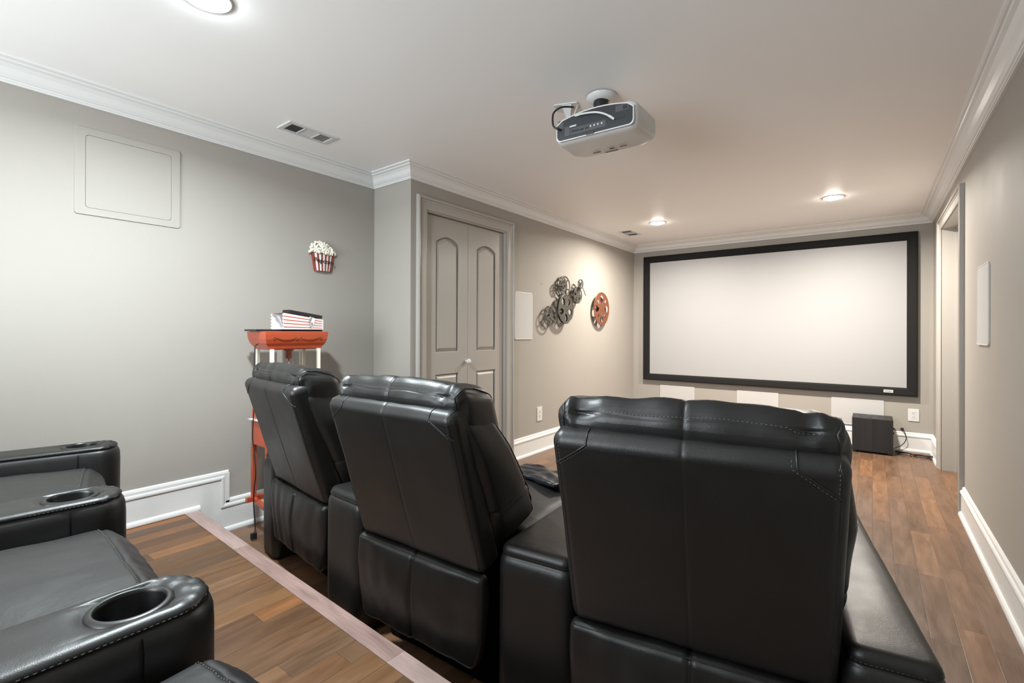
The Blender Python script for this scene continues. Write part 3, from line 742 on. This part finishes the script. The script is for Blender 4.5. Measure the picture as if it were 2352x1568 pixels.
# subwoofer
t = tag(empty('subwoofer', (0, 5.9, 0)), 'black wood-grain subwoofer cube on the floor under the screen', 'subwoofer')
MB().box(-.162, -.165, .018, .155, .135, .338, bev=.003).build('cabinet', M['subwood'], t)
MB().box(-.150, .1345, .03, .143, .14, .325, bev=.002).build('front_grille', M['dark'], t)
for x in (-.14, .13):
    for y in (-.14, .11): MB().lathe([(.016, 0), (.018, .018)], Matrix.Translation((x, y, 0.0)), n=16).build('foot', M['black'], t)
for z in (.20, .245): MB().lathe([(.010, 0), (.010, .01), (.0, .012)], Matrix.Translation((.155, -.05, z)) @ Matrix.Rotation(R(90), 4, 'Y'), n=16).build('knob', M['black'], t)

# ------------------------------------------------------------ film reel wall art
def reel_shape(r, n_holes, hr, hub_r, small=0, ho=.58, spokes=False, lobed=False):
    outer = circ(0, 0, r, 56); holes = []
    if spokes:   # wedge openings between n spokes
        for k in range(n_holes):
            a0 = 2 * PI * k / n_holes + .14; a1 = 2 * PI * (k + 1) / n_holes - .14; ri, ro = hub_r, r * .84; L = []
            for i in range(9): a = a0 + (a1 - a0) * i / 8; L.append((ro * math.cos(a), ro * math.sin(a)))
            for i in range(5): a = a1 - .06 - (a1 - a0 - .12) * i / 4; L.append((ri * math.cos(a), ri * math.sin(a)))
            holes.append(L)
    else:
        for k in range(n_holes):
            a = 2 * PI * (k + .5) / n_holes; L = []
            for i in range(24):
                t_ = 2 * PI * i / 24; lx = hr * math.cos(t_) * 1.25; ly = hr * math.sin(t_) * (1 + .25 * math.cos(t_))
                L.append((math.cos(a) * (r * ho + lx) - math.sin(a) * ly, math.sin(a) * (r * ho + lx) + math.cos(a) * ly))
            holes.append(L)
        for k in range(small):
            a = 2 * PI * (k + .5) / small; holes.append([(math.cos(a) * r * .16 + r * .03 * math.cos(t2 * PI / 4), math.sin(a) * r * .16 + r * .03 * math.sin(t2 * PI / 4)) for t2 in range(8)])
    return outer, holes
def reel(parent, x, y, z, r, kind, mtl, depth=.02, rot=0, double=True, name='film_reel'):
    """plates parallel to the wall; local z = out of the wall"""
    Tb = Matrix.Translation((x, y, z)) @ Matrix.Rotation(rot, 4, 'Z'); b = MB()
    if kind == 'holes': o, h = reel_shape(r, 5, r * .20, 0, 5)
    elif kind == 'spokes': o, h = reel_shape(r, 6, 0, r * .26, spokes=True)
    elif kind == 'rim': o, h = reel_shape(r, 3, 0, r * .30, spokes=True)
    elif kind == 'orange':
        o, h = reel_shape(r, 4, r * .19, 0, 6, ho=.58)
        for k in range(4):
            a = 2 * PI * k / 4; L = []
            for i in range(16):
                t_ = 2 * PI * i / 16; lx = r * .19 * math.cos(t_); ly = r * .065 * math.sin(t_) * (1 + .5 * math.cos(t_))
                L.append((math.cos(a) * (r * .60 + lx) - math.sin(a) * ly, math.sin(a) * (r * .60 + lx) + math.cos(a) * ly))
            h.append(L)
    b.plate(o, h, .003, Tb @ Matrix.Translation((0, 0, depth)), bevel=.0008)
    if double: b.plate(o, h, .003, Tb, bevel=.0008)
    b.lathe([(r * .20, .002), (r * .20, depth + .001)], Tb, n=24, caps=(False, False))
    b.lathe([(r * .99, depth - .001), (r * 1.0, depth + .0035), (r * .955, depth + .005), (r * .95, depth + .001)], Tb, n=56, caps=(False, False))
    return b.build(name, mtl, parent)
t = empty('film_reel_wall_art'); t.matrix_world = T_closet @ Matrix.Translation((4.25, 1.52, 0))
tag(t, 'pewter metal wall art of six overlapping film reels on the left side wall', 'wall art')
for yy, zz, r, kind, zo, rot, dp in ((4.206, 1.400, .152, 'holes', .055, .3, .016), (4.223, 1.640, .105, 'rim', .012, .9, .034), (4.141, 1.644, .056, 'spokes', .060, .2, .012),
                       (4.479, 1.561, .090, 'holes', .035, 1.0, .020), (4.520, 1.684, .052, 'rim', .060, .5, .010), (3.949, 1.324, .101, 'rim', .030, 1.4, .028)):
    reel(t, yy - 4.25, zz - 1.52, zo, r, kind, M['reel'], depth=dp, rot=rot)
b = MB()
b.tube([(.31, .20, .05), (.35, .12, .05), (.41, .05, .05)], .0022, 5); b.tube([(.325, .195, .05), (.365, .115, .05), (.425, .045, .05)], .0022, 5)
b.build('film_strip', M['reel'], t)
b = MB()
for p, q in (((-.044, -.12, .05), (-.027, .12, .03)), ((-.027, .12, .025), (.229, .041, .04)), ((-.044, -.12, .04), (-.30, -.196, .035)), ((.229, .041, .045), (.27, .164, .06)), ((-.027, .12, .045), (-.109, .124, .062))): b.tube([p, q], .006, 8)
for x, y in ((-.044, -.12), (-.027, .12), (.229, .041), (-.30, -.196)): b.tube([(x, y, 0), (x, y, .06)], .008, 8)
b.build('mounting_bracket', M['reel'], t)
t = empty('orange_film_reel'); t.matrix_world = T_closet @ Matrix.Translation((5.065, 1.437, 0)); tag(t, 'single large orange-red metal film reel hanging right of the pewter reels', 'wall art')
reel(t, 0, 0, .022, .196, 'orange', M['reelo'], depth=.022, rot=R(45), name='reel_disc', double=False)
MB().lathe([(.030, 0), (.030, .045)], n=20).build('hub', M['reelo'], t)

t = empty('wall_nail'); t.matrix_world = T_closet @ Matrix.Translation((3.854, 1.638, 0)); tag(t, 'tiny nail sticking out of the side wall, left of the pewter film reels', 'nail')
MB().lathe([(.0015, 0), (.0015, .012), (.004, .012), (.004, .0135)], n=8).build('shank', M['steel'], t)

# ------------------------------------------------------------ left wall things
# access panel
t = empty('access_panel'); t.matrix_world = T_left @ Matrix.Translation((.730, 1.925, 0)); tag(t, 'flat painted access panel high on the left wall', 'access panel')
MB().plate(rrect(-.2135, -.2085, .2135, .2085, .012), [rrect(-.1745, -.1745, .1745, .1745, .015)], .006, bevel=.001).build('frame', M['wall'], t)
MB().plate(rrect(-.1735, -.1735, .1735, .1735, .015), [], .0055, bevel=.001).build('hatch', M['wall'], t)

# popcorn wall sign
t = empty('popcorn_wall_sign'); t.matrix_world = T_left @ Matrix.Translation((1.775, 1.66, 0)); tag(t, 'small striped popcorn bucket sign reading Popcorn on the left wall above the popcorn machine', 'wall sign')
def bucket(u, v):  # u -1..1, v 0..1 -> local xy
    w = .058 + (.080 - .058) * v; return (u * w + .004, -.088 + .125 * v)
b = MB(); NS = 11
for k in range(NS):
    u0 = -1 + 2 * k / NS; u1 = -1 + 2 * (k + 1) / NS
    qs = [bucket(u0, 0), bucket(u1, 0), bucket(u1, 1), bucket(u0, 1)]
    zz = [.028 - .012 * u_ * u_ for u_ in (u0, u1, u1, u0)]
    vs = [(q[0], q[1], 0) for q in qs] + [(q[0], q[1], z_) for q, z_ in zip(qs, zz)]
    b.add(vs, [[3, 2, 1, 0], [4, 5, 6, 7], [0, 1, 5, 4], [1, 2, 6, 5], [2, 3, 7, 6], [3, 0, 4, 7]], None, 0 if k % 2 == 0 else 1)
b.tube([(*bucket(-1, 0), .016), (*bucket(0, 0), .024), (*bucket(1, 0), .016)], .003, 6, 0); b.tube([(*bucket(1, 0), .016), (*bucket(1, 1), .016)], .003, 6, 0)
b.build('bucket', [M['stripe_r'], M['stripe_w']], t)
random.seed(3); b = MB()
for i in range(150):
    a = random.random() * PI; rr = math.sqrt(random.random()); px = .096 * rr * math.cos(a); py = .040 + .078 * rr * math.sin(a) * (1 - .25 * (px / .1)) - .012
    bm = bmesh.new(); bmesh.ops.create_icosphere(bm, subdivisions=1, radius=random.uniform(.007, .0115))
    for v in bm.verts: v.co *= random.uniform(.75, 1.25)
    b.addbm(bm, Matrix.Translation((px, py, .012 + .022 * (1 - rr) + random.uniform(0, .01))), 0, True)
b.build('popcorn', M['pop'], t)
b = MB().text('Popcorn', .043, .0012, Matrix.Translation((.004, -.022, .0295)) @ Matrix.Rotation(R(-4), 4, 'Z')); b.build('lettering', M['ink'], t)

# popcorn machine on its cart (front faces the room, back to the left wall)
PX, PY = -2.775, 1.436
g = tag(empty('popcorn_machine', (PX, PY, .70)), 'red and cream popcorn machine with glass case on a red cart, behind the left recliner', 'popcorn machine')
# bowl shaped canopy: four-sided, bulging profile
b = MB(); prof = [(.362, .075), (.364, .084), (.372, .094), (.392, .104), (.420, .112), (.445, .1155), (.455, .116), (.458, .112), (.458, .0)]
def rect_ring(hx, hy): return [(-hx, -hy), (hx, -hy), (hx, hy), (-hx, hy)]
lev = [(.355, .078, .148), (.362, .086, .158), (.370, .088, .162), (.376, .090, .168), (.392, .099, .178), (.415, .107, .185), (.440, .111, .188), (.458, .112, .189), (.460, .107, .184), (.460, .0, .0)]
vs = []; fs = []
for z, hx, hy in lev:
    for p in rect_ring(hx, hy): vs.append((p[0], p[1], z))
for k in range(len(lev) - 1):
    for i in range(4): j = (i + 1) % 4; fs.append([k * 4 + i, k * 4 + j, (k + 1) * 4 + j, (k + 1) * 4 + i])
fs.append([3, 2, 1, 0]); b.add(vs, fs, None, 0)
# scroll ornament on the front face (+x)
def scroll(pts, r=.0016): b.tube(pts, r, 5, 1)
for sg in (-1, 1):
    P = []
    for i in range(30):
        f = i / 29; P.append((-.0 + .1105, sg * (.025 + .115 * f), .418 - .010 * math.sin(f * PI * .9) + .012 * f))
    scroll(P); P = []
    for i in range(18): a = i / 17 * 1.6 * PI; P.append((.110, sg * (.140 - .009 * math.cos(a) * (1 - i / 30)), .424 - .010 * math.sin(a) * (1 - i / 30)))
    scroll(P); P = []
    for i in range(20): a = i / 19 * 1.7 * PI; P.append((.110, sg * (.014 + .008 * math.cos(a) * (1 - i / 34)), .419 + .009 * math.sin(a) * (1 - i / 34)))
    scroll(P)
scroll([(.106, 0, .404), (.1105, 0, .440)])
b.build('canopy', [M['red'], M['gold']], g)
for sx in (-1, 1):
    for sy in (-1, 1): MB().box(sx * .085 - .009, sy * .140 - .009, .02, sx * .085 + .009, sy * .140 + .009, .358, bev=.001).build('post', M['cream_post'], g)
MB().box(-.105, -.165, -.045, .105, .165, .02, bev=.006).build('lower_tray', M['red'], g)
b = MB(); b.box(.088, -.131, .02, .090, .131, .356); b.box(-.080, -.147, .02, .076, -.1455, .356); b.box(-.080, .1455, .02, .076, .147, .356); b.build('glass_pane', M['glass'], g)
b = MB().lathe([(.0, .30), (.018, .30), (.018, .345), (.026, .345), (.026, .357)], n=20, caps=(False, False)); b.build('kettle_mount', M['red'], g)
b = MB().lathe([(.004, .22), (.004, .30)], n=8); b.lathe([(.0, .155), (.040, .157), (.052, .165), (.055, .20), (.055, .215), (.058, .217), (.050, .224), (.0, .226)], n=28); b.bar((-.07, 0, .21), (.07, 0, .21), .006, .004); b.bar((0, -.08, .218), (0, .08, .218), .008, .004)
for s_ in (-1, 1): b.box(s_ * .004 - .03, s_ * .05 - .004, .222, s_ * .004 + .03, s_ * .05 + .004, .356)
b.build('kettle', M['chrome'], g)
# popped corn at the bottom of the case
MB().tube([(-.02, -.166, .385), (-.012, -.186, .38), (-.008, -.192, .355), (-.008, -.194, .25), (-.006, -.192, .10), (-.006, -.20, -.05), (.0, -.205, -.15), (.025, -.205, -.24), (.045, -.208, -.33), (.028, -.208, -.42), (.015, -.205, -.50), (.02, -.20, -.60), (.035, -.205, -.655), (.05, -.215, -.672)], .0032, 8, smooth=6).build('power_cord', M['black'], g)
MB().box(.04, -.235, -.69, .062, -.205, -.655, bev=.004).build('plug', M['black'], g)
# cart
g2 = tag(empty('popcorn_cart', (PX, PY, 0)), 'red metal two-wheel cart standing on the lower floor under the popcorn machine', 'cart')
MB().box(-.088, -.175, .51, .108, .175, .652, bev=.003).build('cabinet', M['red'], g2)
MB().box(-.10, -.19, .652, .118, .19, .6545, bev=.001).build('shelf', M['white'], g2)
for y_ in (-.165, .165):
    MB().bar((-.075, y_, .20), (-.075, y_, .515), .022, .022).build('leg', M['red'], g2)
    MB().bar((.095, y_, .0), (.095, y_, .515), .022, .022).build('leg', M['red'], g2)
b = MB()
for x_ in (-.075,): b.bar((x_, -.205, .192), (x_, .20, .192), .026, .026)
b.bar((-.075, -.165, .192), (.12, -.165, .160), .022, .022); b.bar((-.075, .165, .192), (.12, .165, .160), .022, .022); b.bar((.105, -.165, .160), (.105, .18, .160), .02, .02)
b.build('lower_frame', M['red'], g2)
for x_ in (-.115, .125):
    b = MB(); Tq = Matrix.Translation((x_, .175, .118)) @ Matrix.Rotation(R(90), 4, 'Y')
    b.tube([(.108 * math.cos(2 * PI * i / 32), .108 * math.sin(2 * PI * i / 32), 0) for i in range(32)], .0095, 8, 0, Tq, closed=True)
    for k in range(8): a = k * PI / 4; b.tube([(0, 0, 0), (.104 * math.cos(a), .104 * math.sin(a), 0)], .003, 6, 1, Tq)
    b.lathe([(.016, -.014), (.016, .014)], Tq, n=16, mi=1); b.build('wheel', [M['black'], M['red']], g2)
MB().lathe([(.018, 0), (.018, .01)], Matrix.Translation((.095, -.165, 0)), n=12).build('foot', M['black'], g2)

# things on the machine's top
ZT = .70 + .4605
tag(MB().box(-.085, -.172, 0, .055, .232, .011, bev=.004, T=Matrix.Translation((PX, PY - .045, ZT))).build('flat_black_case', M['black']), 'thin flat black case lying on top of the popcorn machine', 'case')
# striped popcorn box lying on its side, open scalloped mouth to the left
t = empty('popcorn_box', (PX + .03, PY + .022, ZT + .0115)); tag(t, 'red and white striped popcorn box lying on its side on the popcorn machine', 'popcorn box')
def pbx(f, s_, h):  # f 0 mouth..1 base along +y ; s_ -1..1 across x ; h 0..1 height
    w = .068 - .020 * f; hh = .094 - .034 * f; return (s_ * w, -.103 + .257 * f, h * hh)
b = MB(); nst = 9
def quad(a, c, d, e, mi): b.add([a, c, d, e], [[0, 1, 2, 3]], None, mi)
for k in range(nst):      # front (+x) face in horizontal bands
    h0 = k / nst; h1 = (k + 1) / nst; red = k % 2 == 1
    segs = [(0, .96)]
    for f0, f1 in segs:
        hm = h0 + (h1 - h0) * .58
        quad(pbx(f0, 1, h0), pbx(f1, 1, h0), pbx(f1, 1, hm if red else h1), pbx(f0, 1, hm if red else h1), 1 if red else 0)
        if red: quad(pbx(f0, 1, hm), pbx(f1, 1, hm), pbx(f1, 1, h1), pbx(f0, 1, h1), 0)
    quad(pbx(.96, 1, h0), pbx(1, 1, h0), pbx(1, 1, h1), pbx(.96, 1, h1), 0)
for k in range(9):
    s0 = -1 + 2 * k / 9; s1 = -1 + 2 * (k + 1) / 9; quad(pbx(0, s0, 1), pbx(1, s0, 1), pbx(1, s1, 1), pbx(0, s1, 1), k % 2)
quad(pbx(0, -1, 0), pbx(1, -1, 0), pbx(1, -1, 1), pbx(0, -1, 1), 0); quad(pbx(0, -1, 0), pbx(1, -1, 0), pbx(1, 1, 0), pbx(0, 1, 0), 0); quad(pbx(1, -1, 0), pbx(1, 1, 0), pbx(1, 1, 1), pbx(1, -1, 1), 0)
# mouth: scalloped lips and lavender inside
for a, c, mi in (((-1, 0), (-1, 1), 0), ((-1, 1), (1, 1), 0), ((1, 1), (1, 0), 0), ((1, 0), (-1, 0), 0)):
    for k in range(5):
        for q in range(4):
            f0 = (k + q / 4) / 5; f1 = (k + (q + 1) / 4) / 5
            def lp(f, o): s_ = a[0] + (c[0] - a[0]) * f; h = a[1] + (c[1] - a[1]) * f; p = pbx(0, s_, h); return (p[0], p[1] - o, p[2])
            o0 = .009 * math.sin(PI * (q / 4)); o1 = .009 * math.sin(PI * ((q + 1) / 4)); quad(lp(f0, 0), lp(f1, 0), lp(f1, o1), lp(f0, o0), 0)
quad(pbx(.25, -.97, .02), pbx(.25, .97, .02), pbx(.25, .97, .97), pbx(.25, -.97, .97), 2)
quad(pbx(0, .985, .02), pbx(.25, .985, .02), pbx(.25, .985, .97), pbx(0, .985, .97), 2)
quad((.0, -.06, .001), (.065, -.103, .001), (.02, -.101, .075), (-.05, -.09, .085), 0)
bo = b.build('box', [M['stripe_w'], M['stripe_l'], M['lav']], t)
b = MB(); Tx = frame_T((pbx(.76, 1, .5)[0] + .001, pbx(.66, 1, .5)[1], .022), (0, .35, .94), (0, -.94, .35))
b.plate(rrect(-.012, -.016, .052, .024, .006), [], .0012, Tx, mi=1)
b.text('POP', .019, .0004, Tx @ Matrix.Translation((.004, -.006, .0018))); b.text('CORN', .019, .0004, Tx @ Matrix.Translation((.024, .012, .0018)))
b.build('lettering', [M['ink'], M['stripe_w']], t)
Tp = Matrix.Translation((PX + .03, PY + .075, ZT + .092)) @ Matrix.Rotation(R(-7.5), 4, 'X') @ Matrix.Rotation(R(4), 4, 'Z')
t = empty('black_scoop_handle_box'); t.name = 'remote_holder'; t.matrix_world = Tp; tag(t, 'slim dark grey box lying tilted on the striped popcorn box', 'box')
MB().box(-.035, -.115, 0, .035, .105, .020, bev=.004).build('body', M['black'], t); MB().box(-.032, -.118, .002, .032, -.114, .018, bev=.002).build('end_cap', M['cup'], t)

# ------------------------------------------------------------ ceiling vents
def vent(x0, y0, x1, y1, label, longy=True):
    cx, cy = (x0 + x1) / 2, (y0 + y1) / 2; w, l = (x1 - x0), (y1 - y0)
    t = tag(empty('ceiling_vent', (cx, cy, ZC)), label, 'vent', 'white supply vents in the ceiling'); hw, hl = w / 2, l / 2
    MB().plate(rrect(-hw, -hl, hw, hl, .002), [rrect(-hw + .025, -hl + .025, hw - .025, hl - .025, .001)], .007, Matrix.Translation((0, 0, -.007)), bevel=.0015).build('frame', M['white'], t)
    MB().box(-hw + .02, -hl + .02, -.0012, hw - .02, hl - .02, -.0004).build('duct_opening', M['ports'], t)
    b = MB(); third = (l - .05) / 3; ya = -hl + .025
    for k in range(6):
        y = ya + (k + .5) * (third - .006) / 6; b.add([(-hw + .025, y - .004, -.006), (hw - .025, y - .004, -.006), (hw - .025, y + .003, -.0015), (-hw + .025, y + .003, -.0015)], [[0, 1, 2, 3]])
        y = -ya - (k + .5) * (third - .006) / 6; b.add([(-hw + .025, y - .005, -.006), (hw - .025, y - .005, -.006), (hw - .025, y + .005, -.004), (-hw + .025, y + .005, -.004)], [[0, 1, 2, 3]])
    nn = 6
    for k in range(nn):
        x = -hw + .025 + (k + .5) * (w - .05) / nn; b.add([(x - .003, ya + third, -.0065), (x - .003, -ya - third, -.0065), (x + .003, -ya - third, -.002), (x + .003, ya + third, -.002)], [[0, 1, 2, 3]])
    b.box(-hw + .025, ya + third - .007, -.007, hw - .025, ya + third, -.001); b.box(-hw + .025, -ya - third, -.007, hw - .025, -ya - third + .007, -.001)
    b.build('louver', M['white'], t); return t
vent(-2.705, 1.325, -2.558, 1.62, 'white supply vent in the ceiling close to the left wall')
vent(-2.335, 5.06, -2.175, 5.37, 'small white supply vent in the ceiling near the screen')

# ------------------------------------------------------------ projector
t = tag(empty('projector', (-1.006, 2.035, ZC - .165), R(3)), 'white ceiling-mounted projector with dark connector panel facing the back', 'projector')
# footprint (rear edge toward camera), chamfered sides, slight bow at front
b = MB()
def body_ring(z, o):
    w, d0, d1 = .198 - o, -.125 + o, .135 - o
    pts = []
    for cx, cy, a0, r in ((w - .03, d0 + .03, -90, .03), (w + .008 - .05, d1 - .055, 0, .055), (-w - .008 + .05, d1 - .055, 90, .055), (-w + .03, d0 + .03, 180, .03)):
        for i in range(7): a = R(a0 + 15 * i); pts.append((cx + r * math.cos(a), cy + r * math.sin(a)))
    return [(p[0], p[1] + (.02 * (1 - (p[0] / .2) ** 2) if p[1] > .05 else 0), z + zoff(p[0], p[1], z)) for p in pts]
def zoff(x, y, z): return (-.020 * (x / .2) ** 2 if z > 0 else 0) + (.010 * max(0, y) / .13 if z < 0 else 0)
levs = [(-.115 + .0, .040), (-.113, .022), (-.106, .008), (-.095, .001), (-.06, -.001), (0.001, 0), (.010, .004), (.018, .014), (.021, .03)]
vs = []; fs = []
for z, o in levs: vs += body_ring(z, o)
n = 28
for k in range(len(levs) - 1):
    for i in range(n): j = (i + 1) % n; fs.append([k * n + i, k * n + j, (k + 1) * n + j, (k + 1) * n + i])
fs.append(list(range(n))[::-1]); fs.append([(len(levs) - 1) * n + i for i in range(n)])
b.add(vs, fs, None, 0, True)
bd = b.build('housing', M['white'], t, sharp=40)
# recessed-look connector panel on the rear
def rear_outline(o):
    P = []
    top = lambda x: .010 - .028 * (x / .19) ** 2 - o
    x0, x1, z0 = -.188 + o, .188 - o, -.109 + o
    for i in range(6): a = R(180 + 90 * i / 5); P.append((x0 + .02 + .02 * math.cos(a), z0 + .02 + .02 * math.sin(a)))
    for i in range(6): a = R(270 + 90 * i / 5); P.append((x1 - .02 + .02 * math.cos(a), z0 + .02 + .02 * math.sin(a)))
    for i in range(15):
        x = x1 - (x1 - x0) * i / 14; P.append((x, top(x) - (.012 if i in (0, 14) else 0)))
    return P
Tr = frame_T((0, -.1275, 0), (1, 0, 0), (0, 0, 1))
pn = MB().plate(rear_outline(.006), [], .003, Tr @ Matrix.Translation((0, 0, -.0005)), bevel=.0006)
pn = pn.build('connector_panel', M['ports'], t)
b = MB().plate(rear_outline(.0), [rear_outline(.005)], .006, Tr @ Matrix.Translation((0, 0, -.001)), bevel=.001); b.build('rear_rim', M['white'], t)
b = MB()
b.box(-.145, -.088, .0, -.118, -.045, .004, Tr, 0); b.box(-.115, -.088, 0, .06, -.058, .0036, Tr, 0)
for x, w_, h_ in ((-.103, .012, .012), (-.083, .020, .010), (-.058, .018, .008), (-.032, .016, .008)): b.box(x - w_ / 2, -.078, .002, x + w_ / 2, -.078 + h_, .0055, Tr, 1)
for x in (-.012, .006, .024, .042): b.lathe([(.0045, 0), (.0045, .007)], Tr @ Matrix.Translation((x, -.071, 0)), n=10, mi=2)
for x in (.09, .115, .14): b.box(x - .01, -.070, 0, x + .008, -.064, .004, Tr, 1)
b.box(.105, -.040, 0, .165, -.012, .0035, Tr, 0); b.box(.14, -.034, .003, .158, -.018, .0045, Tr, 1); b.box(-.178, -.05, 0, -.150, -.01, .0035, Tr, 0); b.box(-.118, -.052, 0, -.085, -.045, .004, Tr, 2)
b.build('port_cluster', [M['portm'], M['black'], M['portl']], t)
MB().box(-.215, -.03, -.09, -.19, .07, -.03, bev=.004).build('side_filter_cover', M['brownbox'], t)
b = MB(); b.box(-.035, .085, -.1158, .030, .094, -.1145, T=None, mi=0); b.box(-.09, .06, -.1155, -.05, .07, -.1145); b.box(.05, .055, -.1155, .085, .063, -.1145); b.box(.0, .055, -.1155, .02, .065, -.1135)
b.build('underside_slot', M['brownbox'], t)
MB().text('EPSON'.lower().upper(), .012, .0002, frame_T((-.02, 0, -.1153), (1, 0, 0), (0, -1, 0))).build('underside_marking', M['portl'], t)
MB().box(-.035, -.135, -.108, .005, -.122, -.096, bev=.002).build('cable_clip', M['brownbox'], t)
MB().lathe([(.022, -.012), (.022, -.004), (.012, .0)], Matrix.Translation((-.03, .158, -.05)) @ Matrix.Rotation(R(-90), 4, 'X'), n=24).build('lens', M['black'], t)
MB().lathe([(.075, .16), (.072, .152), (.055, .138), (.040, .134)], Matrix.Translation((-.055, .085, 0)), n=36, caps=(False, False)).build('ceiling_plate', M['white'], t)
MB().lathe([(.034, .145), (.036, .12), (.034, .08), (.03, .06), (.05, .05), (.05, .02)], Matrix.Translation((-.055, .075, 0)), n=24, caps=(True, True)).build('mount_pole', M['black'], t)
# cables from the ceiling box
b = MB()
b.tube([(-.155, -.02, .095), (-.165, -.06, .085), (-.185, -.10, .07), (-.200, -.14, .03), (-.195, -.15, -.03), (-.175, -.145, -.05), (-.165, -.132, -.052)], .0045, 8, smooth=6)
b.build('power_cable', M['black'], t)
b = MB(); b.tube([(-.13, -.02, .10), (-.11, -.08, .05), (-.09, -.132, -.004), (-.05, -.142, -.010), (.01, -.146, -.020), (.05, -.144, -.034), (.08, -.140, -.052), (.10, -.132, -.068)], [.0045] * 6 + [.006, .006], 8, smooth=6); b.build('signal_cable', M['white'], t)
t = tag(empty('ceiling_cable_box', (-1.255, 2.10, ZC), R(20)), 'small white cable box on the ceiling at the left of the projector', 'cable box')
b = MB(); b.box(-.06, -.035, -.006, .06, .045, 0, bev=.002); b.add([(-.02, -.03, -.006), (.03, -.03, -.006), (.012, .03, -.07), (.0, .03, -.07), (.03, .04, -.006), (-.02, .04, -.006)], [[0, 1, 2, 3], [5, 4, 2, 3], [1, 4, 2], [0, 5, 3]]); b.build('housing', M['white'], t)
